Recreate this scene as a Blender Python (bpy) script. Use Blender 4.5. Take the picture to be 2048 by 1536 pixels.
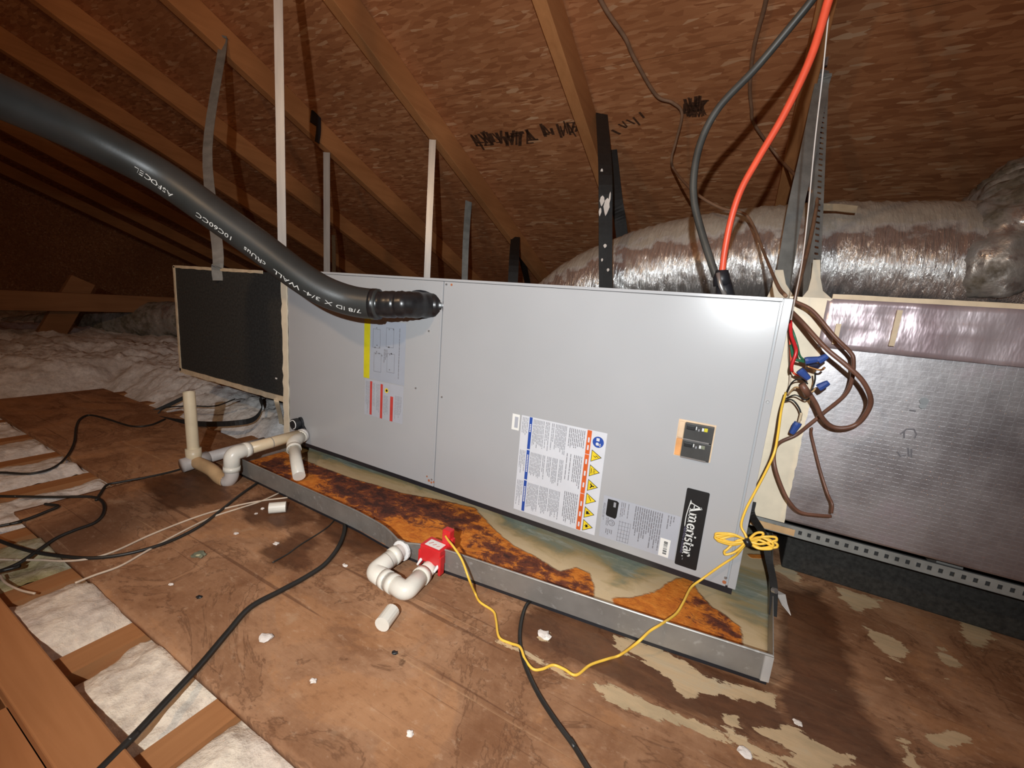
import bpy, bmesh, math, random
import numpy as np
from mathutils import Vector, Matrix

random.seed(7)
rng = np.random.default_rng(11)
scene = bpy.context.scene
for o in list(bpy.data.objects):
    bpy.data.objects.remove(o, do_unlink=True)
COL = scene.collection

# ------------------------------------------------------------------ camera
CAM_POS = Vector((1.0379, -0.6992, 0.4084))
CAM_R = Vector((0.87441, 0.47838, 0.08100))
CAM_U = Vector((-0.15940, 0.12557, 0.97919))
CAM_F = Vector((-0.45826, 0.86913, -0.18606))
cam_data = bpy.data.cameras.new('camera')
cam_data.sensor_fit = 'HORIZONTAL'
cam_data.sensor_width = 36.0
cam_data.lens = 36.0 * 850.0 / 2048.0
cam_data.clip_start = 0.02
cam_data.clip_end = 60
cam = bpy.data.objects.new('camera', cam_data)
COL.objects.link(cam)
m = Matrix.Identity(4)
for i, v in enumerate((CAM_R, CAM_U, -CAM_F)):
    for j in range(3):
        m[j][i] = v[j]
m.translation = CAM_POS
cam.matrix_world = m
scene.camera = cam

# ------------------------------------------------------------------ light: a hand-held work light beside the camera and the attic's own warm bulb (built further down)
world = bpy.data.worlds.new('attic_air')
scene.world = world
world.use_nodes = True
world.node_tree.nodes['Background'].inputs[0].default_value = (1.0, 0.8, 0.62, 1)
world.node_tree.nodes['Background'].inputs[1].default_value = 0.02

torch_data = bpy.data.lights.new('work_light', 'SPOT')
torch_data.energy = 43.0
torch_data.color = (0.93, 0.975, 1.0)
torch_data.spot_size = math.radians(120)
torch_data.spot_blend = 1.0
torch_data.shadow_soft_size = 0.006
torch = bpy.data.objects.new('work_light', torch_data)
COL.objects.link(torch)
torch.location = (1.05, -0.93, 0.535)
aim = Vector((0.62, 0.0, 0.36)) - Vector(torch.location)
torch.rotation_euler = aim.to_track_quat('-Z', 'Y').to_euler()

scene.view_settings.view_transform = 'Standard'
scene.view_settings.look = 'None'
scene.view_settings.exposure = 0.2
scene.view_settings.gamma = 1.0
scene.view_settings.use_curve_mapping = False

# ------------------------------------------------------------------ helpers
def tag(o, label=None, cat=None, group=None, kind=None):
    if label: o['label'] = label
    if cat: o['category'] = cat
    if group: o['group'] = group
    if kind: o['kind'] = kind
    return o

def empty(name, loc=(0, 0, 0)):
    o = bpy.data.objects.new(name, None)
    o.empty_display_size = 0.05
    o.location = loc
    COL.objects.link(o)
    return o

def link(name, me, mat, parent=None, smooth=False):
    if mat is not None:
        for mm in (mat if isinstance(mat, (list, tuple)) else [mat]):
            me.materials.append(mm)
    if smooth:
        for p in me.polygons: p.use_smooth = True
    o = bpy.data.objects.new(name, me)
    COL.objects.link(o)
    if parent is not None:
        o.parent = parent
        # parents are unrotated Empties/meshes at known offsets: keep world coordinates
        o.matrix_parent_inverse = Matrix.Translation(parent_world(parent)).inverted()
    return o

def parent_world(p):
    v = Vector(p.location)
    q = p
    while q.parent is not None:
        q = q.parent
        if q.parent is None and q.type != 'EMPTY':
            pass
    # every parent keeps the inverse of its own chain, so its world offset is its own location
    return v

class MB:
    """collects simple solids in world coordinates, builds ONE mesh object"""
    def __init__(s):
        s.v = []; s.f = []; s.mi = []
    def add(s, verts, faces, mi=0):
        b = len(s.v)
        s.v += [tuple(v) for v in verts]
        s.f += [tuple(i + b for i in f) for f in faces]
        s.mi += [mi] * len(faces)
        return s
    def hexa(s, c, mi=0):      # c: 8 corners, bottom ring then top ring
        return s.add(c, [(3,2,1,0),(4,5,6,7),(0,1,5,4),(1,2,6,5),(2,3,7,6),(3,0,4,7)], mi)
    def box(s, x0, x1, y0, y1, z0, z1, mi=0):
        return s.hexa([(x0,y0,z0),(x1,y0,z0),(x1,y1,z0),(x0,y1,z0),(x0,y0,z1),(x1,y0,z1),(x1,y1,z1),(x0,y1,z1)], mi)
    def bar(s, a, b, wvec, hvec, mi=0):   # box from a to b with half-width vectors
        a, b, w, h = Vector(a), Vector(b), Vector(wvec), Vector(hvec)
        return s.hexa([a-w-h, a+w-h, b+w-h, b-w-h, a-w+h, a+w+h, b+w+h, b-w+h], mi)
    def poly(s, pts, n, t, mi=0):         # planar polygon pts extruded by n*t
        k = len(pts); n = Vector(n) * t
        P = [Vector(q) for q in pts]
        vs = P + [q + n for q in P]
        fs = [tuple(range(k))[::-1], tuple(range(k, 2*k))]
        fs += [(i, (i+1) % k, k + (i+1) % k, k + i) for i in range(k)]
        return s.add(vs, fs, mi)
    def tube(s, pts, rad, seg=10, caps=True, mi=0, hollow=None):
        P = [Vector(q) for q in pts]; n = len(P)
        R = rad if isinstance(rad, (list, tuple)) else [rad] * n
        T = []
        for i in range(n):
            t = P[min(i+1, n-1)] - P[max(i-1, 0)]
            T.append(t.normalized() if t.length > 1e-9 else Vector((0,0,1)))
        ref = Vector((0,0,1)) if abs(T[0].z) < .9 else Vector((1,0,0))
        N = T[0].cross(ref).normalized(); vs = []; fs = []
        for i in range(n):
            N = (N - T[i] * N.dot(T[i])).normalized()
            B = T[i].cross(N)
            for k in range(seg):
                a = 2 * math.pi * k / seg
                vs.append(P[i] + (N * math.cos(a) + B * math.sin(a)) * R[i])
        for i in range(n - 1):
            for k in range(seg):
                k2 = (k + 1) % seg
                fs.append((i*seg + k, i*seg + k2, (i+1)*seg + k2, (i+1)*seg + k))
        if caps:
            fs.append(tuple(range(seg))[::-1]); fs.append(tuple((n-1)*seg + k for k in range(seg)))
        return s.add(vs, fs, mi)
    def ribbon(s, pts, wdir, w, t, mi=0):
        """flat strap: width w along wdir (list or vector), thickness t"""
        P = [Vector(q) for q in pts]; n = len(P)
        W = [Vector(q).normalized() for q in wdir] if isinstance(wdir[0], (list, tuple, Vector)) else [Vector(wdir).normalized()] * n
        vs = []; fs = []
        for i in range(n):
            T = (P[min(i+1,n-1)] - P[max(i-1,0)]).normalized()
            ww = (W[i] - T * W[i].dot(T)).normalized()
            nn = T.cross(ww).normalized()
            for a, b in ((-1,-1),(1,-1),(1,1),(-1,1)):
                vs.append(P[i] + ww * (a * w / 2) + nn * (b * t / 2))
        for i in range(n-1):
            for k in range(4):
                k2 = (k+1) % 4
                fs.append((i*4+k, i*4+k2, (i+1)*4+k2, (i+1)*4+k))
        fs.append((3,2,1,0)); fs.append(tuple((n-1)*4+k for k in range(4)))
        return s.add(vs, fs, mi)
    def mesh(s, name):
        me = bpy.data.meshes.new(name)
        me.from_pydata(s.v, [], s.f)
        if any(s.mi): me.polygons.foreach_set('material_index', s.mi)
        bm = bmesh.new(); bm.from_mesh(me)
        bmesh.ops.recalc_face_normals(bm, faces=bm.faces)
        bm.to_mesh(me); bm.free()
        me.update()
        return me
    def build(s, name, mat, parent=None, smooth=False, bevel=0):
        o = link(name, s.mesh(name), mat, parent, smooth)
        if bevel:
            md = o.modifiers.new('bevel', 'BEVEL'); md.width = bevel; md.segments = 2; md.limit_method = 'ANGLE'
        return o

def smooth_path(pts, n=8):
    """Catmull-Rom through pts"""
    P = [Vector(p) for p in pts]
    if len(P) < 3:
        return P
    Q = [P[0] * 2 - P[1]] + P + [P[-1] * 2 - P[-2]]
    out = []
    for i in range(1, len(Q) - 2):
        a, b, c, d = Q[i-1], Q[i], Q[i+1], Q[i+2]
        for k in range(n):
            t = k / n
            out.append(.5 * ((2*b) + (c - a)*t + (2*a - 5*b + 4*c - d)*t*t + (3*b - a - 3*c + d)*t**3))
    out.append(P[-1])
    return out

def text_mesh(body, size, align='LEFT'):
    cu = bpy.data.curves.new('lettering', 'FONT')
    cu.body = body; cu.size = size; cu.align_x = align; cu.resolution_u = 2
    ob = bpy.data.objects.new('lettering', cu)
    COL.objects.link(ob)
    bpy.context.view_layer.update()
    dg = bpy.context.evaluated_depsgraph_get()
    me = bpy.data.meshes.new_from_object(ob.evaluated_get(dg))
    bpy.data.objects.remove(ob, do_unlink=True)
    return me

# value-noise fbm on arrays
_tab = np.random.default_rng(5).random((256, 256))
def vnoise(x, y):
    xi = np.floor(x).astype(int); yi = np.floor(y).astype(int)
    fx = x - xi; fy = y - yi
    fx = fx*fx*(3-2*fx); fy = fy*fy*(3-2*fy)
    g = lambda a, b: _tab[a % 256, b % 256]
    return (g(xi,yi)*(1-fx) + g(xi+1,yi)*fx)*(1-fy) + (g(xi,yi+1)*(1-fx) + g(xi+1,yi+1)*fx)*fy
def fbm(x, y, oct=4, gain=.5):
    s = np.zeros_like(x, dtype=float); a = 1.0; t = 0
    for k in range(oct):
        s += a * vnoise(x * 2**k + 17.3*k, y * 2**k + 9.1*k); t += a; a *= gain
    return s / t

def poly_sdf(px, py, poly):
    """signed distance (positive inside) of points to a 2D polygon"""
    d = np.full(px.shape, 1e9); inside = np.zeros(px.shape, bool)
    n = len(poly)
    for i in range(n):
        ax, ay = poly[i][0], poly[i][1]; bx, by = poly[(i+1) % n][0], poly[(i+1) % n][1]
        ex, ey = bx - ax, by - ay
        t = np.clip(((px-ax)*ex + (py-ay)*ey) / (ex*ex + ey*ey + 1e-12), 0, 1)
        d = np.minimum(d, np.hypot(px - ax - t*ex, py - ay - t*ey))
        c = ((ay > py) != (by > py)) & (px < (bx-ax) * (py-ay) / (by - ay + 1e-12) + ax)
        inside ^= c
    return np.where(inside, d, -d)

def grid_mesh(name, X, Y, Z, attrs=None):
    ny, nx = X.shape
    v = np.stack([X, Y, Z], -1).reshape(-1, 3)
    i = np.arange(ny*nx).reshape(ny, nx)
    f = np.stack([i[:-1,:-1], i[:-1,1:], i[1:,1:], i[1:,:-1]], -1).reshape(-1, 4)
    me = bpy.data.meshes.new(name)
    me.from_pydata(v.tolist(), [], f.tolist())
    if attrs:
        for k, a in attrs.items():
            at = me.attributes.new(k, 'FLOAT', 'POINT')
            at.data.foreach_set('value', np.ascontiguousarray(a.reshape(-1), dtype=np.float32))
    me.update()
    return me

# ------------------------------------------------------------------ materials (all procedural)
class NT:
    def __init__(s, name):
        s.m = bpy.data.materials.new(name); s.m.use_nodes = True
        s.t = s.m.node_tree; s.b = s.t.nodes['Principled BSDF']; s._co = None
    def n(s, typ, **kw):
        nd = s.t.nodes.new(typ)
        for k, v in kw.items():
            setattr(nd, k, v)
        return nd
    def l(s, a, b): s.t.links.new(a, b)
    def co(s, scale=(1,1,1), rot=(0,0,0), kind='Object', loc=(0,0,0)):
        tc = s.n('ShaderNodeTexCoord'); mp = s.n('ShaderNodeMapping')
        mp.inputs['Scale'].default_value = scale; mp.inputs['Rotation'].default_value = rot
        mp.inputs['Location'].default_value = loc
        s.l(tc.outputs[kind], mp.inputs[0]); return mp.outputs[0]
    def noise(s, co, scale, detail=4, rough=.55, dist=0):
        nd = s.n('ShaderNodeTexNoise'); nd.inputs['Scale'].default_value = scale
        nd.inputs['Detail'].default_value = detail; nd.inputs['Roughness'].default_value = rough
        nd.inputs['Distortion'].default_value = dist
        s.l(co, nd.inputs['Vector']); return nd.outputs[0]
    def ramp(s, fac, stops, interp='LINEAR'):
        r = s.n('ShaderNodeValToRGB'); r.color_ramp.interpolation = interp
        e = r.color_ramp.elements
        while len(e) < len(stops): e.new(.5)
        for k, (p, c) in enumerate(stops):
            e[k].position = p
            e[k].color = (c, c, c, 1) if isinstance(c, (int, float)) else (*c, 1)
        s.l(fac, r.inputs[0]); return r.outputs[0]
    def mix(s, fac, a, b, mode='MIX'):
        nd = s.n('ShaderNodeMix', data_type='RGBA', blend_type=mode)
        for sock, v in ((nd.inputs[0], fac), (nd.inputs[6], a), (nd.inputs[7], b)):
            if hasattr(v, 'is_linked'): s.l(v, sock)
            elif isinstance(v, (int, float)): sock.default_value = v
            else: sock.default_value = (*v, 1)
        return nd.outputs[2]
    def math(s, op, a, b=0.0, clamp=False):
        nd = s.n('ShaderNodeMath', operation=op); nd.use_clamp = clamp
        for sock, v in ((nd.inputs[0], a), (nd.inputs[1], b)):
            if hasattr(v, 'is_linked'): s.l(v, sock)
            else: sock.default_value = v
        return nd.outputs[0]
    def attr(s, name):
        nd = s.n('ShaderNodeAttribute'); nd.attribute_name = name; return nd.outputs['Fac']
    def bump(s, h, strength=.3, dist=.002):
        nd = s.n('ShaderNodeBump'); nd.inputs['Strength'].default_value = strength; nd.inputs['Distance'].default_value = dist
        s.l(h, nd.inputs['Height']); s.l(nd.outputs[0], s.b.inputs['Normal'])
    def set(s, color=None, rough=None, metal=None, spec=None):
        for nm, v in (('Base Color', color), ('Roughness', rough), ('Metallic', metal), ('Specular IOR Level', spec)):
            if v is None: continue
            if hasattr(v, 'is_linked'): s.l(v, s.b.inputs[nm])
            elif isinstance(v, (int, float)): s.b.inputs[nm].default_value = v
            else: s.b.inputs[nm].default_value = (*v, 1)
        return s

MAT = {}
def plain(name, color, rough=.5, metal=0.0, var=.12, scale=30, spec=.5):
    """flat paint / plastic with a faint mottling"""
    a = NT(name); c = a.co()
    nz = a.noise(c, scale, 3)
    dark = tuple(max(0, q * (1 - var)) for q in color); light = tuple(min(1, q * (1 + var)) for q in color)
    a.set(a.ramp(nz, [(.3, dark), (.7, light)]), rough, metal, spec)
    MAT[name] = a.m
    return a.m

def wood(name, c0, c1, axis, rough=.75, scale=1.0):
    a = NT(name)
    sc = [38, 38, 38]; sc[axis] = 2.2
    co = a.co(tuple(q * scale for q in sc))
    nz = a.noise(co, 1.0, 5, .6, .6)
    big = a.noise(a.co((3, 3, 3)), 1.0, 3)
    col = a.ramp(nz, [(.25, c0), (.75, c1)])
    col = a.mix(a.ramp(big, [(.35, 0.0), (.7, .55)]), col, tuple(q * .55 for q in c0))
    a.set(col, rough, 0, .25); a.bump(nz, .25, .001)
    MAT[name] = a.m
    return a.m

wood('rafter_wood', (.52, .22, .08), (.70, .32, .125), 1)
wood('joist_wood', (.30, .13, .05), (.46, .22, .09), 1)
wood('web_wood', (.24, .11, .045), (.36, .18, .08), 1)
wood('board_wood', (.36, .15, .055), (.50, .23, .095), 0)

# oriented-strand roof deck
a = NT('osb')
base = None; hts = None
for k, (ang, sc) in enumerate(((.15, (15, 95, 95)), (-.45, (18, 80, 80)), (.9, (24, 95, 95)))):
    co = a.co(sc, (0, 0, ang))
    v = a.n('ShaderNodeTexVoronoi'); v.inputs['Scale'].default_value = 1.0; v.inputs['Randomness'].default_value = 1.0
    a.l(co, v.inputs['Vector'])
    sep = a.n('ShaderNodeSeparateColor'); a.l(v.outputs['Color'], sep.inputs[0])
    col = a.ramp(sep.outputs[0], [(0, (.38, .145, .06)), (.35, (.52, .22, .095)), (.8, (.64, .29, .13)), (.95, (.74, .38, .19)), (1, (.84, .54, .32))])
    if base is None: base, hts = col, sep.outputs[1]
    else:
        f = a.ramp(sep.outputs[2], [(.55, 0.0), (.6, 1.0)])
        base = a.mix(f, base, col); hts = a.mix(f, hts, sep.outputs[1])
big = a.noise(a.co((2.2, 2.2, 2.2)), 1.0, 4, .6)
base = a.mix(a.ramp(big, [(.35, .55), (.65, 0.0)]), base, (.34, .13, .05))
a.set(base, .7, 0, .3); a.bump(hts, .5, .002)
MAT['osb'] = a.m

# plywood subfloor with dirt; attributes: cream (mineral crust), wet (dark water stain)
def ply(name, attrs):
    a = NT(name)
    g = a.noise(a.co((3.0, 40, 40)), 1.0, 5, .6, .8)
    col = a.ramp(g, [(.2, (.35, .185, .095)), (.8, (.46, .26, .145))])
    mott = a.noise(a.co((7, 7, 7)), 1.0, 6, .68, .4)
    col = a.mix(a.ramp(mott, [(.36, .75), (.60, 0.0)]), col, (.20, .085, .036))
    pat = a.noise(a.co((4.2, 6.5, 4), loc=(9, 3, 0), rot=(0, 0, .3)), 1.0, 7, .66, .9)
    col = a.mix(a.ramp(pat, [(.36, .65), (.45, .36), (.55, 0.0)]), col, (.17, .07, .03))
    col = a.mix(a.ramp(pat, [(.56, 0.0), (.60, .35), (.75, .5)]), col, (.47, .23, .10))
    col = a.mix(a.ramp(pat, [(.475, 0.0), (.49, .55), (.505, 0.0)]), col, (.09, .036, .016))
    scr = a.noise(a.co((1.6, 110, 20), rot=(0, 0, .16), loc=(2, 5, 0)), 1.0, 3, .5, .3)
    col = a.mix(a.ramp(scr, [(.66, 0.0), (.70, .55)]), col, (.50, .30, .16))
    col = a.mix(a.ramp(scr, [(.30, .6), (.34, 0.0)]), col, (.10, .04, .02))
    spots = a.noise(a.co((26, 26, 26), loc=(3, 1, 0)), 1.0, 4, .6)
    col = a.mix(a.ramp(spots, [(.62, 0.0), (.74, .5)]), col, (.46, .30, .18))
    fl = a.noise(a.co((70, 130, 70), loc=(1, 2, 0), rot=(0, 0, .4)), 1.0, 5, .7)
    col = a.mix(a.ramp(fl, [(.36, .30), (.46, 0.0), (.58, 0.0), (.70, .35)]), col, a.ramp(fl, [(.45, (.16, .07, .03)), (.55, (.58, .40, .26))]))
    dirt = a.noise(a.co((45, 30, 45), loc=(1, 7, 0)), 1.0, 5, .7)
    col = a.mix(a.ramp(dirt, [(.64, 0.0), (.72, .7)]), col, (.08, .04, .02))
    if attrs:
        n1 = a.noise(a.co((22, 48, 22)), 1.0, 6, .65, .5)
        n2 = a.noise(a.co((10, 26, 10), loc=(4, 4, 0)), 1.0, 6, .65, .6)
        n4 = a.noise(a.co((24, 60, 24), loc=(8, 1, 0), rot=(0, 0, -.12)), 1.0, 7, .7, .3)
        w = a.math('ADD', a.attr('wet'), a.math('MULTIPLY', a.math('SUBTRACT', n2, .5), 1.1))
        col = a.mix(a.ramp(w, [(.40, 0.0), (.64, .80)]), col, a.ramp(n1, [(.3, (.045, .017, .008)), (.75, (.14, .055, .024))]))
        c = a.math('ADD', a.attr('cream'), a.math('MULTIPLY', a.math('SUBTRACT', n4, .5), 2.2))
        cm = a.ramp(c, [(.48, 0.0), (.52, 1.0)])
        col = a.mix(cm, col, a.ramp(n2, [(.3, (.42, .33, .20)), (.55, (.60, .44, .26)), (.8, (.52, .47, .34))]))
        wr = a.ramp(w, [(.4, .78), (.6, .5)])
        a.set(col, wr, 0, .3)
        a.bump(a.math('ADD', a.math('MULTIPLY', cm, .8), g), .5, .002)
    else:
        a.set(col, .78, 0, .25); a.bump(g, .3, .001)
    MAT[name] = a.m
    return a.m
ply('plywood', False); ply('plywood_stained', True)

# galvanised drain pan with rust; attributes rust, crust, halo
a = NT('pan_floor')
n1 = a.noise(a.co((16, 34, 16), rot=(0, 0, .2)), 1.0, 6, .65, .4)
n2 = a.noise(a.co((60, 60, 60)), 1.0, 5, .7)
n3 = a.noise(a.co((7, 12, 7), rot=(0, 0, .5), loc=(2, 0, 0)), 1.0, 5, .6, 1.2)
zinc = a.ramp(n3, [(.25, (.20, .25, .22)), (.45, (.34, .37, .28)), (.6, (.46, .40, .24)), (.78, (.38, .44, .40))])
stk = a.noise(a.co((14, 70, 14), rot=(0, 0, .9), loc=(1, 3, 0)), 1.0, 6, .7, .8)
zinc = a.mix(a.ramp(stk, [(.50, 0.0), (.66, .75)]), zinc, (.62, .64, .56))
halo = a.math('ADD', a.attr('halo'), a.math('MULTIPLY', a.math('SUBTRACT', n3, .5), 1.6))
zinc = a.mix(a.ramp(halo, [(.20, 0.0), (.55, .85), (.95, .80)]), zinc, a.ramp(halo, [(.35, (.50, .34, .12)), (.75, (.82, .62, .36))]))
rs = a.math('ADD', a.attr('rust'), a.math('MULTIPLY', a.math('SUBTRACT', n1, .5), .35))
rmask = a.ramp(rs, [(.47, 0.0), (.53, 1.0)])
orange = a.ramp(n2, [(.25, (.40, .09, .012)), (.5, (.62, .19, .02)), (.8, (.80, .31, .05))])
brown = a.ramp(n2, [(.3, (.085, .022, .012)), (.6, (.19, .05, .02)), (.8, (.36, .11, .03))])
cs = a.math('ADD', a.attr('crust'), a.math('MULTIPLY', a.math('SUBTRACT', a.noise(a.co((30, 42, 30), loc=(5, 2, 0)), 1.0, 7, .76, .5), .5), 2.4))
rust = a.mix(a.ramp(cs, [(.38, 0.0), (.6, 1.0)]), orange, brown)
rust = a.mix(a.ramp(cs, [(.72, 0.0), (.9, .8)]), rust, (.035, .014, .012))
col = a.mix(rmask, zinc, rust)
a.set(col, a.mix(rmask, (.42, .42, .42), (.85, .85, .85)), a.math('MULTIPLY', a.math('SUBTRACT', 1.0, rmask), .25), .4)
a.bump(a.math('ADD', a.math('MULTIPLY', rmask, n2), a.math('MULTIPLY', n2, .1)), .7, .004)
MAT['pan_floor'] = a.m

a = NT('galvanised')
n1 = a.noise(a.co((12, 12, 12)), 1.0, 4, .6); n2 = a.noise(a.co((90, 90, 90)), 1.0, 3)
col = a.ramp(n1, [(.3, (.235, .222, .202)), (.7, (.35, .333, .308))])
a.set(a.mix(a.ramp(n2, [(.6, 0.0), (.75, .5)]), col, (.6, .6, .58)), .45, .45)
MAT['galvanised'] = a.m
a = NT('strap_steel')
n1 = a.noise(a.co((60, 60, 6)), 1.0, 3)
a.set(a.ramp(n1, [(.3, (.50, .50, .49)), (.7, (.66, .66, .65))]), .36, .4)
MAT['strap_steel'] = a.m
plain('dull_strap', (.27, .275, .26), .5, .2, .2)

# painted air handler cabinet
a = NT('cabinet_paint')
n1 = a.noise(a.co((4, 4, 4)), 1.0, 3); n2 = a.noise(a.co((140, 140, 140)), 1.0, 2)
col = a.ramp(n1, [(.3, (.395, .403, .412)), (.7, (.428, .435, .445))])
n4 = a.noise(a.co((26, 26, 9), loc=(2, 2, 2)), 1.0, 6, .75)
col = a.mix(a.ramp(n4, [(.70, 0.0), (.8, .35)]), col, (.62, .60, .58))
a.set(col, .24, 0.0, .5); a.bump(n2, .02, .0005)
MAT['cabinet_paint'] = a.m

plain('cabinet_edge', (.36, .365, .37), .45)
plain('shadow_gap', (.03, .03, .03), .8)
plain('duct_board_black', (.034, .033, .03), .75, 0, .35, 160, .25)
plain('mastic', (.62, .50, .34), .6, 0, .14, 40)
plain('mastic_pale', (.78, .68, .51), .55, 0, .1, 25)
plain('webbing', (.012, .0115, .011), .65, 0, .3, 80)
plain('pvc_white', (.80, .77, .68), .32, 0, .07, 25)
plain('pvc_cream', (.74, .60, .40), .38, 0, .09, 25)
plain('pvc_tan', (.60, .38, .19), .5, 0, .2, 20)
plain('pvc_grey', (.56, .50, .46), .5, 0, .15, 20)
plain('pvc_joint', (.33, .30, .26), .6)
plain('primer_blue', (.03, .10, .32), .5)
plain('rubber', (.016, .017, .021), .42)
plain('plastic_white', (.85, .84, .82), .35)
plain('red_plastic', (.62, .022, .025), .35, 0, .1)
plain('red_cable', (.80, .10, .045), .42, 0, .12)
plain('black_cable', (.022, .021, .019), .42, 0, .25)
plain('grey_black_cable', (.055, .055, .05), .45, 0, .25)
plain('brown_cable', (.15, .068, .043), .42, 0, .2)
plain('dusty_brown_cable', (.26, .15, .09), .6, 0, .2)
plain('white_cable', (.62, .50, .38), .5, 0, .15)
plain('yellow_wire', (.90, .56, .07), .38, 0, .08)
plain('green_wire', (.03, .16, .08), .4)
plain('blue_nut', (.03, .07, .26), .35, 0, .15)
plain('navy_nut', (.018, .022, .055), .4)
plain('copper', (.55, .26, .10), .4, .8)
plain('black_wrap', (.014, .014, .015), .3, 0, .3, 60, .55)
plain('print_white', (.72, .74, .72), .6)
plain('label_white', (.66, .68, .72), .35, 0, .03)
plain('label_bright', (.84, .84, .80), .35, 0, .03)
plain('label_clear', (.43, .45, .50), .3, 0, .03)
plain('label_blue_grey', (.37, .40, .46), .3, 0, .03)
plain('ink_grey', (.30, .31, .34), .5)
plain('ink_mid', (.20, .20, .22), .5)
plain('ink_black', (.012, .013, .014), .4, 0, .1)
plain('ink_blue', (.022, .075, .36), .4)
plain('ink_orange', (.66, .12, .025), .4)
plain('ink_red', (.52, .055, .045), .4)
plain('ink_yellow', (.82, .62, .03), .4)
plain('ink_olive', (.62, .56, .02), .4)
plain('ink_slate', (.16, .15, .24), .5)
plain('breaker_black', (.045, .045, .043), .42, 0, .25)
plain('breaker_edge', (.68, .50, .33), .5, 0, .2)
plain('breaker_orange', (.72, .34, .12), .5, 0, .2)
plain('screw', (.55, .55, .54), .3, .8)
plain('rust_spot', (.40, .13, .05), .8)
plain('board_print', (.085, .035, .016), .8, 0, .5, 90)
plain('greenish_foil', (.22, .24, .17), .4, .3, .4, 60)
plain('crumb', (.78, .72, .66), .85)
plain('tape_tan', (.45, .36, .24), .55)
plain('gypsum_dark', (.22, .19, .16), .9)

# blown fibreglass
def fluff(name, c0, c1, c2):
    a = NT(name)
    n1 = a.noise(a.co((9, 9, 9)), 1.0, 5, .6); n2 = a.noise(a.co((70, 70, 70)), 1.0, 5, .7)
    col = a.ramp(n1, [(.3, c0), (.5, c1), (.72, c2)])
    col = a.mix(a.ramp(n2, [(.35, .5), (.6, 0.0)]), col, tuple(q * .55 for q in c0))
    a.set(col, .95, 0, .1); a.bump(n2, .8, .004)
    MAT[name] = a.m
    return a.m
fluff('fibreglass_grey', (.66, .62, .58), (.78, .75, .72), (.87, .85, .83))
fluff('fibreglass_white', (.62, .53, .46), (.76, .66, .54), (.88, .79, .63))
fluff('fibreglass_yellow', (.34, .30, .08), (.50, .43, .26), (.62, .55, .44))

# flexible duct foil, dust settled on what faces up
a = NT('flex_foil')
geo = a.n('ShaderNodeNewGeometry'); sp = a.n('ShaderNodeSeparateXYZ'); a.l(geo.outputs['Normal'], sp.inputs[0])
n1 = a.noise(a.co((14, 14, 14)), 1.0, 5, .6); n2 = a.noise(a.co((150, 26, 26)), 1.0, 5, .65, .4)
d = a.math('ADD', sp.outputs['Z'], a.math('MULTIPLY', a.math('SUBTRACT', n1, .5), .8))
dm = a.ramp(d, [(.36, 0.0), (.56, 1.0)])
col = a.mix(dm, a.ramp(n2, [(.3, (.66, .64, .62)), (.7, (.94, .93, .91))]), a.ramp(n1, [(.3, (.38, .325, .26)), (.7, (.50, .435, .35))]))
a.set(col, a.mix(dm, (.24, .24, .24), (.9, .9, .9)), a.math('MULTIPLY', a.math('SUBTRACT', 1.0, dm), .86)); a.bump(n2, .8, .006)
MAT['flex_foil'] = a.m
a = NT('dusty_foil')
n1 = a.noise(a.co((11, 11, 11)), 1.0, 5, .65); n2 = a.noise(a.co((60, 60, 60)), 1.0, 4)
dm = a.ramp(n1, [(.36, 0.0), (.56, 1.0)])
col = a.mix(dm, (.62, .60, .57), a.ramp(n2, [(.3, (.10, .085, .06)), (.7, (.23, .20, .15))]))
a.set(col, a.mix(dm, (.26, .26, .26), (.8, .8, .8)), a.math('MULTIPLY', a.math('SUBTRACT', 1.0, dm), .8)); a.bump(n2, .5, .004)
MAT['dusty_foil'] = a.m

# foil-scrim-kraft face of the supply plenum: fine reinforcing grid pressed into foil
a = NT('fsk_foil')
def scrim(ax, freq, w):
    s = a.n('ShaderNodeSeparateXYZ'); a.l(a.co(), s.inputs[0])
    q = a.math('FRACT', a.math('MULTIPLY', s.outputs[ax], freq))
    return a.math('LESS_THAN', q, w)
g1 = scrim('X', 95, .22); g2 = scrim('Z', 150, .25)
g = a.math('MAXIMUM', g1, g2)
n1 = a.noise(a.co((9, 9, 9)), 1.0, 4, .6); n2 = a.noise(a.co((70, 70, 70)), 1.0, 3)
col = a.ramp(n1, [(.3, (.44, .42, .44)), (.55, (.60, .58, .59)), (.75, (.54, .46, .49))])
col = a.mix(a.math('MULTIPLY', g, .16), col, (.72, .72, .73))
a.set(col, a.ramp(n1, [(.3, .34), (.7, .46)]), .88)
a.bump(a.math('ADD', a.math('MULTIPLY', g, .4), n2), .25, .0012)
MAT['fsk_foil'] = a.m
a = NT('foil_tape')
n1 = a.noise(a.co((30, 9, 9)), 1.0, 4, .6); n2 = a.noise(a.co((10, 10, 5)), 1.0, 4, .6)
a.set(a.ramp(n2, [(.3, (.46, .36, .39)), (.6, (.68, .60, .63)), (.8, (.74, .71, .72))]), .34, .6); a.bump(n1, .6, .004)
MAT['foil_tape'] = a.m

# black elastomeric pipe insulation, dusty sheen
a = NT('pipe_insulation')
n1 = a.noise(a.co((10, 10, 10)), 1.0, 4); n2 = a.noise(a.co((300, 300, 300)), 1.0, 2)
a.set(a.ramp(n1, [(.3, (.020, .023, .022)), (.7, (.038, .041, .040))]), .42, 0, .55); a.bump(n2, .12, .0006)
MAT['pipe_insulation'] = a.m

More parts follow.
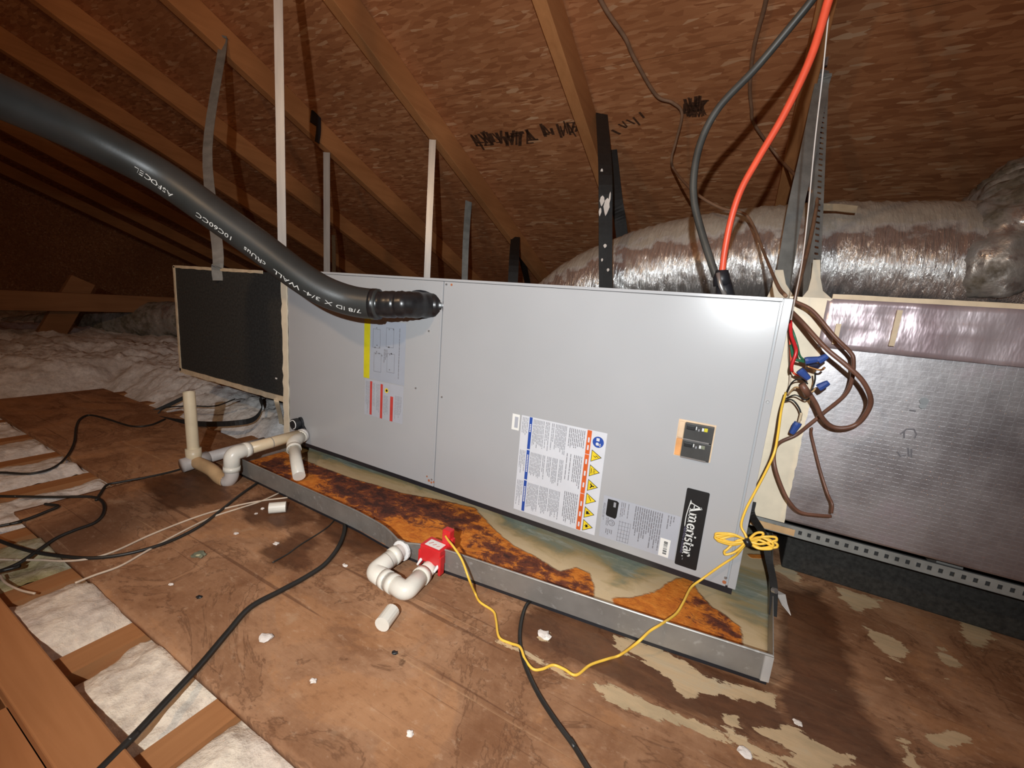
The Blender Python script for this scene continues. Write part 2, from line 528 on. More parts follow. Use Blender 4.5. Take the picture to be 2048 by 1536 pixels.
# ------------------------------------------------------------------ the attic shell
FLOOR = -0.047
TA = math.tan(.389); CA = math.cos(.389); SA = math.sin(.389)
RB = 1.316                     # rafter underside height at y = 0
DK = RB + .089 / CA            # roof deck underside at y = 0
YR = -1.6                      # ridge
def deck_z(y): return DK - TA * y

# floor: drywall of the room below, joists and plywood sheets on top
floor = MB().box(-5, 4, -3.0, 4.2, -.18, -.165).build('floor', MAT['gypsum_dark'])
tag(floor, kind='structure')
JX = [.165 + .2075 * k for k in range(-9, 8)]
jm = None
for x in JX:
    if jm is None:
        jm = MB().box(0, .038, -.98, .9, -.1649, -.0592).mesh('joist'); jm.materials.append(MAT['joist_wood'])
    o = bpy.data.objects.new('joist', jm); COL.objects.link(o)
    o.location = (x, 0, 0); o.parent = floor
def sheet(x0, x1, y0, y1, ztop, t=.012, mat='plywood', parent=None, name='plywood_sheet'):
    return MB().box(x0, x1, y0, y1, ztop - t, ztop).build(name, MAT[mat], parent or floor, bevel=.0015)

# the stained sheet under the drain pan
gx = np.arange(-.098, 2.199, .0065); gy = np.arange(-.485, .452, .0065)
X, Y = np.meshgrid(gx, gy)
cream = np.full(X.shape, -1.0); wet = np.full(X.shape, -1.0)
for P in (
    [(0.9412,-0.1502,-0.047), (0.9645,-0.1345,-0.047), (1.012,-0.1296,-0.047), (1.058,-0.1429,-0.047), (1.088,-0.1439,-0.047), (1.128,-0.1266,-0.047), (1.145,-0.1268,-0.047), (1.14,-0.1466,-0.047), (1.116,-0.1561,-0.047), (1.083,-0.1615,-0.047), (1.046,-0.1947,-0.047), (1.026,-0.1777,-0.047), (0.9919,-0.1651,-0.047), (0.9586,-0.1673,-0.047)],
    [(0.8057,-0.2466,-0.047), (0.8561,-0.2396,-0.047), (0.913,-0.2394,-0.047), (0.9691,-0.2317,-0.047), (1.027,-0.2225,-0.047), (1.086,-0.2161,-0.047), (1.145,-0.2071,-0.047), (1.191,-0.1972,-0.047), (1.144,-0.227,-0.047), (1.101,-0.2272,-0.047), (1.056,-0.2314,-0.047), (1.009,-0.25,-0.047), (0.9735,-0.2479,-0.047), (0.9414,-0.2448,-0.047), (0.9028,-0.2479,-0.047), (0.8456,-0.2485,-0.047)],
    [(1.116,-0.1954,-0.047), (1.157,-0.1647,-0.047), (1.186,-0.1683,-0.047), (1.213,-0.1689,-0.047), (1.222,-0.1775,-0.047), (1.182,-0.2007,-0.047), (1.145,-0.1979,-0.047)],
    [(0.8478,-0.1986,-0.047), (0.8636,-0.1901,-0.047), (0.8696,-0.2038,-0.047), (0.8567,-0.2124,-0.047)],
    [(1.085,-0.1883,-0.047), (1.106,-0.1893,-0.047), (1.111,-0.1966,-0.047), (1.093,-0.2045,-0.047)],
    [(1.259,0.2036,-0.047), (1.294,0.2038,-0.047), (1.326,0.2103,-0.047), (1.298,0.1598,-0.047), (1.27,0.1403,-0.047), (1.259,0.1732,-0.047)], [(1.28,0.1029,-0.047), (1.312,0.1012,-0.047), (1.331,0.0778,-0.047), (1.3,0.0429,-0.047), (1.281,0.0628,-0.047)], [(1.375,0.1178,-0.047), (1.386,0.0867,-0.047), (1.367,0.0689,-0.047), (1.363,0.0912,-0.047)],
    [(1.428,0.2232,-0.047), (1.461,0.2348,-0.047), (1.46,0.1983,-0.047), (1.426,0.1475,-0.047), (1.413,0.1606,-0.047)], [(1.297,-0.0931,-0.047), (1.329,-0.0589,-0.047), (1.345,-0.0603,-0.047), (1.327,-0.0856,-0.047), (1.305,-0.0993,-0.047)], [(1.16,0.2288,-0.047), (1.187,0.2187,-0.047), (1.209,0.2015,-0.047), (1.192,0.1785,-0.047), (1.161,0.1964,-0.047)],
    [(1.268,-0.108,-0.047), (1.277,-0.1077,-0.047), (1.28,-0.1378,-0.047), (1.269,-0.1483,-0.047), (1.265,-0.1283,-0.047)], [(1.353,0.0482,-0.047), (1.363,0.0427,-0.047), (1.351,0.0296,-0.047)], [(1.282,0.0039,-0.047), (1.291,-0.0002,-0.047), (1.281,-0.0106,-0.047)],
):
    cream = np.maximum(cream, poly_sdf(X, Y, P))
for P in (
    [(0.8127,-0.1517,-0.047), (0.9012,-0.1239,-0.047), (1.01,-0.1201,-0.047), (1.14,-0.1121,-0.047), (1.149,-0.147,-0.047), (1.182,-0.2032,-0.047), (1.239,-0.1668,-0.047), (1.217,-0.1459,-0.047), (1.145,-0.1979,-0.047), (1.065,-0.2157,-0.047), (0.9798,-0.2248,-0.047), (0.9155,-0.2278,-0.047), (0.8501,-0.2274,-0.047), (0.817,-0.1937,-0.047)],
    [(1.165,0.1299,-0.047), (1.229,0.1745,-0.047), (1.247,0.0268,-0.047), (1.237,-0.0902,-0.047), (1.259,-0.1545,-0.047), (1.163,-0.2152,-0.047), (1.15,-0.1307,-0.047)],
    [(0.1596,-0.2226,-0.047), (0.1894,-0.1531,-0.047), (0.3563,-0.1785,-0.047), (0.3301,-0.2453,-0.047), (0.2392,-0.2673,-0.047)],
    [(0.3629,-0.3119,-0.047), (0.3586,-0.224,-0.047), (0.4161,-0.2244,-0.047), (0.4709,-0.2946,-0.047), (0.4148,-0.3181,-0.047)],
    [(-0.0931,-0.2972,-0.047), (-0.0726,-0.1644,-0.047), (0.152,-0.2286,-0.047), (0.0936,-0.3287,-0.047)],
    [(0.2771,-0.1304,-0.047), (0.4896,-0.1487,-0.047), (0.5509,-0.1849,-0.047), (0.4957,-0.2249,-0.047), (0.3648,-0.1963,-0.047)],
):
    wet = np.maximum(wet, poly_sdf(X, Y, P))
at = {'cream': np.clip(.5 + cream / .02, 0, 1), 'wet': np.clip(.5 + wet / .06, 0, 1)}
Z = np.full(X.shape, FLOOR) + .0012 * (fbm(X * 9, Y * 9, 3) - .5)
o = link('plywood_sheet', grid_mesh('plywood_sheet', X, Y, Z, at), MAT['plywood_stained'], floor, smooth=True)
md = o.modifiers.new('thick', 'SOLIDIFY'); md.thickness = .011; md.offset = -1
# second stained sheet to the right of it
gx = np.arange(2.203, 3.4, .02); gy = np.arange(-.485, .9, .02)
X, Y = np.meshgrid(gx, gy)
cream = np.full(X.shape, -1.0)
at = {'cream': np.clip(.5 + cream / .04, 0, 1), 'wet': np.full(X.shape, .55)}
o = link('plywood_sheet', grid_mesh('plywood_sheet', X, Y, np.full(X.shape, FLOOR), at), MAT['plywood_stained'], floor)
md = o.modifiers.new('thick', 'SOLIDIFY'); md.thickness = .011; md.offset = -1
sheet(-1.12, -.104, -.335, -.02, FLOOR)                      # left sheet, set back from the strip of open joists
sheet(-1.2, 1.4, -1.9, -.632, -.058, .012)                   # sheet along the near edge
sheet(1.404, 3.6, -1.9, -.488, FLOOR)
MB().box(-1.3, 1.4, -.606, -.565, -.0591, -.042).build('plywood_strip', MAT['board_wood'], floor, bevel=.002)
MB().box(-1.3, 1.4, -.6315, -.6065, -.0665, -.0592).build('plywood_strip', MAT['board_wood'], floor)

# roof deck and gables
ceiling = empty('ceiling', (0, 0, deck_z(0)))
tag(ceiling, kind='structure')
xs_even = [-5.0, -3.22, -.766, 1.694, 4.0]; xs_odd = [-5.0, -1.986, .454, 2.9, 4.0]
ys = [YR, -.45, .68, 1.80, 2.92, 4.2]
for k in range(len(ys) - 1):
    xs = xs_even if k % 2 else xs_odd
    y0, y1 = ys[k] + (.0012 if k else 0), ys[k+1] - .0012
    for i in range(len(xs) - 1):
        x0, x1 = xs[i] + .0015, xs[i+1] - .0015
        c = [(x0,y0,deck_z(y0)),(x1,y0,deck_z(y0)),(x1,y1,deck_z(y1)),(x0,y1,deck_z(y1))]
        MB().hexa(c + [(p[0], p[1] + .012*SA, p[2] + .012*CA) for p in c]).build('osb_panel', MAT['osb'], ceiling)
        if k == 0:   # the other slope, behind the camera
            c = [(x0, 2*YR - p, z) for p, z in ((YR, deck_z(YR)), (YR + 2.6, deck_z(YR + 2.6)))]
            q = [c[0], (x1, c[0][1], c[0][2]), (x1, c[1][1], c[1][2]), c[1]]
            MB().hexa(q + [(p[0], p[1], p[2] + .013) for p in q]).build('osb_panel', MAT['osb'], ceiling)
wl = MB().box(-5.05, -5.0, -3.6, 4.2, -.165, 2.3).build('wall_left', MAT['osb']); tag(wl, kind='structure')
wr = MB().box(4.0, 4.05, -3.6, 4.2, -.165, 2.3).build('wall_right', MAT['osb']); tag(wr, kind='structure')
# printed mill marks on the underside of the deck, too worn to read
def deck_print(name, p0, p1, hgt, n, seed, skip=.22):
    r = random.Random(seed); b = MB(); p0, p1 = Vector(p0), Vector(p1)
    nrm = Vector((0, -SA, -CA)); ax = (p1 - p0).normalized(); up = nrm.cross(ax).normalized()
    for i in range(n):
        if r.random() < skip: continue
        c = p0.lerp(p1, (i + r.random() * .6) / n) + nrm * .0008
        h = hgt * r.uniform(.45, 1.0); w = hgt * r.uniform(.04, .09); off = up * hgt * r.uniform(-.12, .12)
        sl = ax * hgt * r.choice((.0, .0, .16, -.12))
        b.poly([c + off - ax*w - up*h/2 - sl, c + off + ax*w - up*h/2 - sl, c + off + ax*w + up*h/2 + sl, c + off - ax*w + up*h/2 + sl], nrm, .0003)
        if r.random() < .4:
            q = c + off + up * h * r.choice((-.46, .46, 0))
            b.poly([q - ax*w*4 - up*w*.6, q + ax*w*4 - up*w*.6, q + ax*w*4 + up*w*.6, q - ax*w*4 + up*w*.6], nrm, .0003)
    o = b.build(name, MAT['board_print'], ceiling); o['kind'] = 'stuff'; return o
deck_print('mill_stamp', (-0.0644,0.8783,1.052), (0.2152,0.8898,1.048), .085, 26, 3)
deck_print('mill_stamp', (0.2504,0.8716,1.055), (0.4354,0.8795,1.052), .07, 20, 5)
deck_print('mill_stamp', (0.5169,0.9076,1.04), (0.6502,0.8509,1.063), .06, 9, 9)
deck_print('mill_stamp', (0.7563,0.8471,1.065), (0.8208,0.852,1.063), .065, 16, 8, .05)
deck_print('mill_stamp', (0.7607,0.875,1.054), (0.8204,0.8803,1.051), .03, 14, 18, .1)

# rafters
RX = [1.685, 1.062, .435, -.175, -.785, -1.395, -2.005, -2.615, -3.225, -3.835, -4.445]
RL = ['roof rafter at the far right, beyond the orange cable',
      'rafter above the orange cable, with a grey steel hanger strap nailed to it',
      'narrow-edged rafter with the black webbing strap hung on its side',
      'rafter left of the printed deck, with a bright steel strap at its lower edge',
      'rafter carrying two steel straps, one by a small black hook',
      'fourth rafter left of the black webbing strap',
      'fifth rafter left of the black webbing, above the insulated pipe',
      'sixth rafter left of the black webbing, dim behind the pipe',
      'seventh rafter left of the black webbing, in deep shadow',
      'eighth rafter left of the black webbing, barely lit',
      'last dim rafter before the far left gable']
def rafter_bm(x, y0=YR, y1=3.75):
    b = MB(); c = []
    for y, zz in ((y0, 0), (y1, 0)):
        c.append(y)
    z = lambda y: RB - TA * y
    return b.hexa([(x, y0, z(y0)), (x+.038, y0, z(y0)), (x+.038, y1, z(y1)), (x, y1, z(y1)),
                   (x, y0, deck_z(y0)-.0008), (x+.038, y0, deck_z(y0)-.0008), (x+.038, y1, deck_z(y1)-.0008), (x, y1, deck_z(y1)-.0008)])
for x, l in zip(RX, RL):
    o = rafter_bm(x).build('roof_rafter', MAT['rafter_wood'], None, bevel=.002)
    tag(o, l, 'rafter', 'roof rafters')

# truss webs at the far left
xw = -2.045
pa, pb = (-2.045,-0.2357,0.2291), (-2.045,0.4281,0.2732)
o = MB().bar((xw, pa[1]-.5, pa[2]), (xw, pb[1]+.25, pa[2]), (.019, 0, 0), (0, 0, .047)).build('truss_web', MAT['web_wood'], None, bevel=.002)
tag(o, 'horizontal wooden truss web in the dim far left of the attic', 'beam')
pa, pb = (-2.09,0.244,0.3443), (-2.09,-0.0294,-0.197)
d = (Vector(pb) - Vector(pa)).normalized(); n = Vector((1,0,0)).cross(d)
o = MB().bar(pa, Vector(pb) + d*.25, (.019, 0, 0), n * .05).build('truss_web', MAT['web_wood'], None, bevel=.002)
tag(o, 'slanting wooden truss brace leaning below the horizontal web', 'beam')

# blown insulation between and beyond the joists
def field(name, gx, gy, hfun, mat, parent=None):
    X, Y = np.meshgrid(gx, gy)
    return link(name, grid_mesh(name, X, Y, hfun(X, Y)), MAT[mat], parent, smooth=True)
def sst(a, b, x):
    t = np.clip((x - a) / (b - a), 0, 1); return t*t*(3-2*t)
def h_main(X, Y):
    edge = .05 * (fbm(X*7, Y*7, 3) - .5)
    lift = sst(-.05, .16, Y + edge)
    lift = np.maximum(lift, sst(1.10, 1.4, -X + edge))
    lift *= sst(.03, .16, -X + edge * .6)
    fl = fbm(X*11, Y*11, 5, .62)
    far = .06 * sst(.4, 2.2, -X) + .05 * sst(.3, 1.4, Y)
    return -.100 + lift * (.060 + .080 * fl + far) + lift * (.030 * (fbm(X*38, Y*38, 4, .65) - .5) + .012 * (fbm(X*110, Y*110, 3) - .5))
gx = np.concatenate([np.arange(-4.9, -1.7, .04), np.arange(-1.7, -.02, .011)])
gy = np.concatenate([np.arange(-2.6, -.5, .05), np.arange(-.5, .9, .011), np.arange(.9, 3.6, .05)])
o = field('blown_insulation', gx, gy, h_main, 'fibreglass_grey')
tag(o, 'loose grey-white blown fibreglass insulation heaped behind the black plenum', 'insulation', kind='stuff')
# pale batts in the bays of the open strip
for k, x in enumerate(JX):
    x0, x1 = x + .0385, x + .2075 - .0005
    if x1 < -1.2 or x0 > .95: continue
    mat = 'fibreglass_white' if x0 > .19 else ('fibreglass_yellow' if x0 > -.02 else 'fibreglass_grey')
    y0 = -.564; y1 = -.30 if x0 < -.15 else -.44
    def hb(X, Y, s=k):
        e = np.minimum(np.minimum(X - x0, x1 - X), .05) / .05
        return -.080 + .020 * np.sqrt(np.clip(e, 0, 1)) + .030 * (fbm(X*13 + s*3.1, Y*13, 4, .5) - .3) + .009 * (fbm(X*60, Y*60, 4, .6) - .5)
    if y1 > -.4:
        hb0 = hb
        hb = lambda X, Y, h0=hb0: h0(X, Y) + .004
    hc = lambda X, Y, h0=hb: np.where(Y > (-.482 if y1 < -.4 else -.342), np.minimum(h0(X, Y), -.0605), h0(X, Y))
    o = field('insulation_batt', np.arange(x0, x1, .0055), np.arange(y0, y1, .0055), hc, mat, floor)
    o['kind'] = 'stuff'


# the attic's bare bulb, hung from the ridge behind the camera
BL = Vector((0.42, -1.30, 1.25))
bulb = empty('attic_bulb', BL); tag(bulb, 'bare warm light bulb hanging on a cord behind the viewer', 'lamp')
prof = [(.0, -.062), (.012, -.060), (.024, -.050), (.030, -.034), (.029, -.018), (.021, -.002), (.014, .012), (.0135, .022)]
b = MB(); nseg = 18; vs = []; fs = []
for rr, zz in prof:
    for q in range(nseg):
        a_ = 2*math.pi*q/nseg; vs.append((BL.x + rr*math.cos(a_), BL.y + rr*math.sin(a_), BL.z + zz))
for i in range(len(prof)-1):
    for q in range(nseg):
        q2 = (q+1) % nseg; fs.append((i*nseg+q, i*nseg+q2, (i+1)*nseg+q2, (i+1)*nseg+q))
b.add(vs, fs)
gl = NT('bulb_glow'); gl.set((1, .8, .5), .4); gl.b.inputs['Emission Color'].default_value = (1, .55, .22, 1); gl.b.inputs['Emission Strength'].default_value = 8
ob = b.build('bulb_glass', gl.m, bulb, smooth=True); ob.visible_shadow = True
MB().tube([BL + Vector((0, 0, .020)), BL + Vector((0, 0, .060))], [.017, .019], 14).build('lamp_socket', MAT['rubber'], bulb, smooth=True)
MB().tube([BL + Vector((0, 0, .058)), Vector((BL.x, BL.y, deck_z(BL.y) - .002))], .003, 8).build('lamp_cord', MAT['black_cable'], bulb, smooth=True)
pl_ = bpy.data.lights.new('bulb_light', 'POINT'); pl_.energy = 15; pl_.color = (1.0, .66, .38); pl_.shadow_soft_size = .028
po = bpy.data.objects.new('bulb_light', pl_); COL.objects.link(po); po.parent = bulb; po.location = (0, 0, -.10)

# ------------------------------------------------------------------ air handler (front face at y = 0, underside at z = 0)
UL, UH, UD = 1.09, .446, .54
unit = empty('air_handler', (UL/2, UD/2, 0))
tag(unit, 'grey steel air handler lying on its side in a rusty drain pan', 'air handler')
b = MB().box(0, UL, .004, UD, 0, UH)
b.build('cabinet', MAT['cabinet_paint'], unit, bevel=.002)
for y0 in (.006, .12, .50):  # front strip is black for painted-in shade below the cabinet; others are supports
    MB().box(.004, UL - .004, y0, y0 + .026, -.013, -.0002).build('skid_and_shade', MAT['rubber'], unit)
XS = .4975                         # seam between the two access panels
left_panel = MB().box(.003, XS - .001, -.0012, .004, .001, UH - .006).build('access_panel', MAT['cabinet_paint'], unit, bevel=.0008)
right_panel = MB().box(XS + .001, 1.0755, -.0012, .004, .001, UH - .006).build('access_panel', MAT['cabinet_paint'], unit, bevel=.0008)
MB().box(1.0785, UL - .0005, -.0012, .004, .001, UH - .001).build('corner_flange', MAT['cabinet_paint'], unit, bevel=.0006)
MB().box(.003, 1.0775, -.0012, .004, UH - .0052, UH - .0004).build('top_flange', MAT['cabinet_paint'], unit, bevel=.0006)
# raised ribs either side of the seam
MB().box(XS - .006, XS - .0045, -.0018, -.0008, .03, UH - .02).build('panel_rib', MAT['cabinet_paint'], left_panel)
for (px, pz) in ((.505, .4345), (.508, .205), (.466, .338), (.437, .212), (1.083, .30), (1.0735, .016), (.492, .017)):
    MB().tube([(px, -.0010, pz), (px, -.0032, pz)], [.0026, .0018], 8).build('screw', MAT['screw'], unit)
for (px, pz, s) in ((.517, .4345, .0024), (.484, .012, .003), (.491, .0095, .0025), (.478, .020, .002), (.497, .012, .002), (1.073, .008, .003)):
    MB().tube([(px, -.0010, pz), (px, -.0016, pz)], s, 9).build('rust_speck', MAT['rust_spot'], unit)

F = -.0014                          # print plane just proud of the panels
NF = Vector((0, -1, 0))
def quad(b, x0, x1, z0, z1, d=0.0, t=.00025, mi=0):
    return b.box(x0, x1, F - d - t, F - d, z0, z1, mi)
def lab(name, x0, x1, z0, z1, mat, parent, label=None, d=0.0, bevel=0):
    o = quad(MB(), x0, x1, z0, z1, d).build(name, MAT[mat], parent)
    if label: o['label'] = label
    return o
def lines(b, x0, x1, z0, z1, n, r, lo=.55, hi=1.0, w=.45, d=.0003, start='top'):
    """rows of small print running down the face: text turned a quarter turn"""
    pitch = (x1 - x0) / n
    for i in range(n):
        if r.random() < .06: continue
        xc = x0 + (i + .5) * pitch; L = (z1 - z0) * r.uniform(lo, hi)
        z = z1
        while z > z1 - L:
            q = min(r.uniform(.004, .012), z - (z1 - L))
            if q < .0008: break
            quad(b, xc - pitch*w/2, xc + pitch*w/2, z - q, z, d, .0001)
            z -= q + .0011
def stroke(b, pts, w, d=.0006, t=.0001):
    """flat polyline stroke in the face plane, pts (x, z); w a width or list"""
    n = len(pts); W = w if isinstance(w, (list, tuple)) else [w]*n
    L = []; R = []
    for i in range(n):
        a = Vector(pts[max(i-1, 0)]); c = Vector(pts[min(i+1, n-1)])
        t_ = (c - a).normalized(); nn = Vector((-t_.y, t_.x)) * W[i] / 2; p = Vector(pts[i])
        L.append(p + nn); R.append(p - nn)
    for i in range(n-1):
        b.poly([(q.x, F - d, q.y) for q in (L[i], L[i+1], R[i+1], R[i])], NF, t)

# installation diagram label with a yellow edge
dl = lab('diagram_label', .2790, .4030, .2115, .3480, 'label_blue_grey', left_panel, 'pale blue installation diagram label with yellow edge strip')
quad(MB(), .2790, .2975, .2115, .3470, .0003).build('yellow_strip', MAT['ink_olive'], dl)
b = MB(); r = random.Random(4)
for (cx, cz) in ((.318, .306), (.358, .312), (.322, .252), (.362, .256)):
    w, h = .011, .021
    stroke(b, [(cx-w, cz-h), (cx-w, cz+h)], .0008, .0003); stroke(b, [(cx+w, cz-h), (cx+w, cz+h)], .0008, .0003)
    stroke(b, [(cx-w, cz+h), (cx+w, cz+h)], .0008, .0003); stroke(b, [(cx-w, cz-h), (cx+w, cz-h)], .0008, .0003)
    for q in range(4):
        u, v = cx + r.uniform(-.012, .013), cz + r.choice((-1, 1)) * r.uniform(.016, .024)
        quad(b, u, u + .003, v, v + .003, .0003, .0001)
lines(b, .340, .352, .222, .285, 3, r, .2, .6); lines(b, .384, .388, .215, .335, 1, r, .9, 1)
b.build('diagram_print', MAT['ink_mid'], dl)['kind'] = 'stuff'
cl = lab('caution_label', .2835, .4020, .1235, .2095, 'label_clear', left_panel, 'caution label with three red stripes and small print')
for q in ((.3005, .3070, .1265, .2060), (.3335, .3405, .1240, .2045), (.3640, .3725, .1235, .1810)):
    quad(MB(), *q, .0003).build('red_stripe', MAT['ink_red'], cl)
b = MB(); lines(b, .286, .299, .127, .205, 5, r, .6, 1); lines(b, .309, .331, .128, .203, 6, r, .7, 1); lines(b, .343, .361, .128, .18, 5, r, .7, 1); lines(b, .377, .398, .127, .185, 6, r, .6, 1)
b.build('small_print', MAT['ink_grey'], cl)['kind'] = 'stuff'
b = MB(); b.poly([(.352 + .0055*math.cos(q*.628), F-.0003, .192 + .0055*math.sin(q*.628)) for q in range(10)], NF, .0001)
b.build('warning_mark', MAT['ink_yellow'], cl)
b = MB(); b.poly([(.3525 + .003*math.cos(q*.785), F-.0005, .192 + .003*math.sin(q*.785)) for q in range(8)], NF, .0001)
b.build('warning_symbol', MAT['ink_black'], cl)

# big warning label: blue band, orange band, circle and six yellow triangles
wx0, wx1, wz0, wz1 = .6965, .8615, .0135, .2038
wlab = lab('warning_label', wx0, wx1, wz0, wz1, 'label_white', right_panel, 'large white warning label with blue and orange bands and yellow triangles')
b = MB()
zc = [(wz1, .1405), (.1395, .0795), (.0785, wz0 + .001)]
for i, (za, zb) in enumerate(zc):
    quad(MB(), .7135, .7195, zb + .0006, za - .0006, .0003).build('blue_band', MAT['ink_blue'], wlab)
b = MB()
for (za, zb) in ((wz1 - .001, .0145 + .145), (.1585, .0855), (.0845, .0145)):
    quad(MB(), .8265, .8345, zb, za, .0003).build('orange_band', MAT['ink_orange'], wlab)
b = MB(); r = random.Random(12)
for (za, zb) in zc:
    lines(b, .7215, .745, zb + .004, za - .003, 8, r, .75, .98, .5)
    lines(b, .7465, .765, zb + .004, za - .003, 6, r, .6, .98, .5)
    lines(b, .7665, .789, zb + .004, za - .003, 8, r, .7, .98, .5)
    lines(b, .6985, .7115, zb + .004, za - .003, 4, r, .4, .95, .4)
b.build('small_print', MAT['ink_grey'], wlab)['kind'] = 'stuff'
b = MB()
for (za, zb) in ((wz1, .158), (.156, .087), (.084, wz0)):
    lines(b, .7925, .8235, zb + .004, za - .004, 9, r, .8, 1, .4)
b.build('text_block', MAT['ink_mid'], wlab)['kind'] = 'stuff'
b = MB()
for za, zb in ((.19, .176), (.13, .098), (.066, .036)):
    z = za
    while z > zb:
        quad(b, .7150, .7180, z - .0022, z, .0005, .0001); z -= .0032
for za in (.19, .176, .15, .128, .106, .07, .05, .03):
    quad(b, .829, .832, za - .009, za, .0005, .0001)
b.build('band_lettering', MAT['label_white'], wlab)['kind'] = 'stuff'
b = MB(); b.poly([(.8475 + .0100*math.cos(q*math.pi/12), F-.0003, .1850 + .0100*math.sin(q*math.pi/12)) for q in range(24)], NF, .0001)
circ = b.build('blue_circle', MAT['ink_blue'], wlab)
b = MB(); quad(b, .8440, .8495, .1868, .1922, .0005, .0001)
b.poly([(.8475 + .0030*math.cos(q*.785) - .0012, F-.0005, .1815 + .0030*math.sin(q*.785)) for q in range(8)], NF, .0001)
quad(b, .8490, .8530, .1790, .1806, .0005, .0001); quad(b, .8505, .8520, .1775, .1830, .0005, .0001)
b.build('circle_symbol', MAT['label_white'], wlab)['kind'] = 'stuff'
for k, zc_ in enumerate((.1585, .1310, .1035, .0775, .0515, .0265)):
    b = MB(); x0 = .8385
    b.poly([(x0 - .0004, F-.0003, zc_ + .0112), (x0 + .0186, F-.0003, zc_), (x0 - .0004, F-.0003, zc_ - .0112)], NF, .0001)
    tri = b.build('hazard_outline', MAT['ink_black'], wlab)
    MB().poly([(x0 + .0006, F-.0005, zc_ + .0096), (x0 + .0166, F-.0005, zc_), (x0 + .0006, F-.0005, zc_ - .0096)], NF, .0001).build('hazard_triangle', MAT['ink_yellow'], wlab)
    b = MB(); rr = random.Random(k)
    if k == 0:      # lightning flash
        stroke(b, [(x0+.013, zc_-.001), (x0+.008, zc_+.0015), (x0+.008, zc_-.0015), (x0+.003, zc_+.001)], [.0006, .0016, .0016, .0005], .0007)
    elif k == 1:    # hot surface
        for q in (-.003, 0, .003): stroke(b, [(x0+.006, zc_+q), (x0+.008, zc_+q+.001), (x0+.010, zc_+q-.0005)], .0008, .0007)
        stroke(b, [(x0+.003, zc_-.005), (x0+.003, zc_+.005)], .001, .0007)
    elif k == 2:    # fan blades
        for q in (0, 2.1, 4.2): stroke(b, [(x0+.007, zc_), (x0+.007+.0045*math.cos(q), zc_+.0045*math.sin(q))], [.0008, .0026], .0007)
        b.poly([(x0+.007 + .0018*math.cos(q*.785), F-.0007, zc_ + .0018*math.sin(q*.785)) for q in range(8)], NF, .0001)
    elif k == 3:    # cut hand
        stroke(b, [(x0+.004, zc_+.006), (x0+.009, zc_-.002)], .0011, .0007)
    elif k == 4:    # flame
        b.poly([(x0+.003, F-.0007, zc_-.003), (x0+.0115, F-.0007, zc_-.0005), (x0+.007, F-.0007, zc_+.001), (x0+.008, F-.0007, zc_+.003), (x0+.003, F-.0007, zc_+.0035)], NF, .0001)
    else:           # running figure / blast
        for q in range(6): stroke(b, [(x0+.0065, zc_), (x0+.0065+.004*math.cos(q*1.05), zc_+.0042*math.sin(q*1.05))], [.0024, .0006], .0007)
    b.build('hazard_symbol', MAT['ink_black'], wlab)

# small white stock label
sl = lab('stock_label', .6770, .6927, .1720, .2030, 'label_bright', right_panel, 'small white stock label with a grey box')
lab('label_box', .6825, .6900, .1765, .1980, 'label_clear', sl, None, .0003)

# rating plate
rl = lab('rating_label', .8695, .9965, .0160, .0935, 'label_clear', right_panel, 'pale rating label with black badge and barcode')
b = MB(); b.poly([(x, F-.0003, z) for x, z in ((.8770, .0890), (.8930, .0893), (.8965, .0870), (.8955, .0600), (.8935, .0562), (.8785, .0575), (.8765, .0600))], NF, .0002)
bd = b.build('black_badge', MAT['ink_black'], rl)
lab('badge_mark', .8880, .8920, .0770, .0860, 'ink_grey', bd, None, .0006)
b = MB(); r = random.Random(21)
lines(b, .9000, .9150, .060, .0900, 5, r, .7, 1); lines(b, .9240, .9700, .020, .0905, 13, r, .55, 1, .5); lines(b, .9720, .9930, .055, .0905, 5, r, .2, .7, .4)
lines(b, .8705, .8745, .020, .080, 2, r, .4, .8)
for x in (.9010, .9060, .9110, .9160, .9200): stroke(b, [(x, .018), (x + .001, .056)], .0006, .0003)
for z in (.0185, .0255, .0325, .0395, .0465, .0540): stroke(b, [(.9005, z), (.9200, z + .001)], .0005, .0003)
b.build('small_print', MAT['ink_mid'], rl)['kind'] = 'stuff'
b = MB()
for q in range(16):
    stroke(b, [(.8885 + .0052*math.cos(q*.393), .0470 + .0052*math.sin(q*.393)), (.8885 + .0052*math.cos((q+1)*.393), .0470 + .0052*math.sin((q+1)*.393))], .0013, .0003)
stroke(b, [(.8860, .0490), (.8905, .0490)], .0013, .0003); stroke(b, [(.8905, .0490), (.8905, .0450), (.8865, .0450)], .0013, .0003)
lines(b, .8780, .8830, .038, .055, 2, r, .7, 1); lines(b, .8790, .8920, .022, .034, 4, r, .7, 1)
b.build('approval_mark', MAT['ink_mid'], rl)['kind'] = 'stuff'
bl = lab('barcode_label', .9712, .9872, .0172, .0487, 'label_bright', rl, None, .0006)
b = MB(); z = .0445
while z > .0225:
    q = r.choice((.0004, .0007, .0011)); quad(b, .9775, .9835, z - q, z, .0009, .0001); z -= q + r.choice((.0004, .0006, .0010, .0014))
b.build('barcode', MAT['ink_black'], bl)['kind'] = 'stuff'

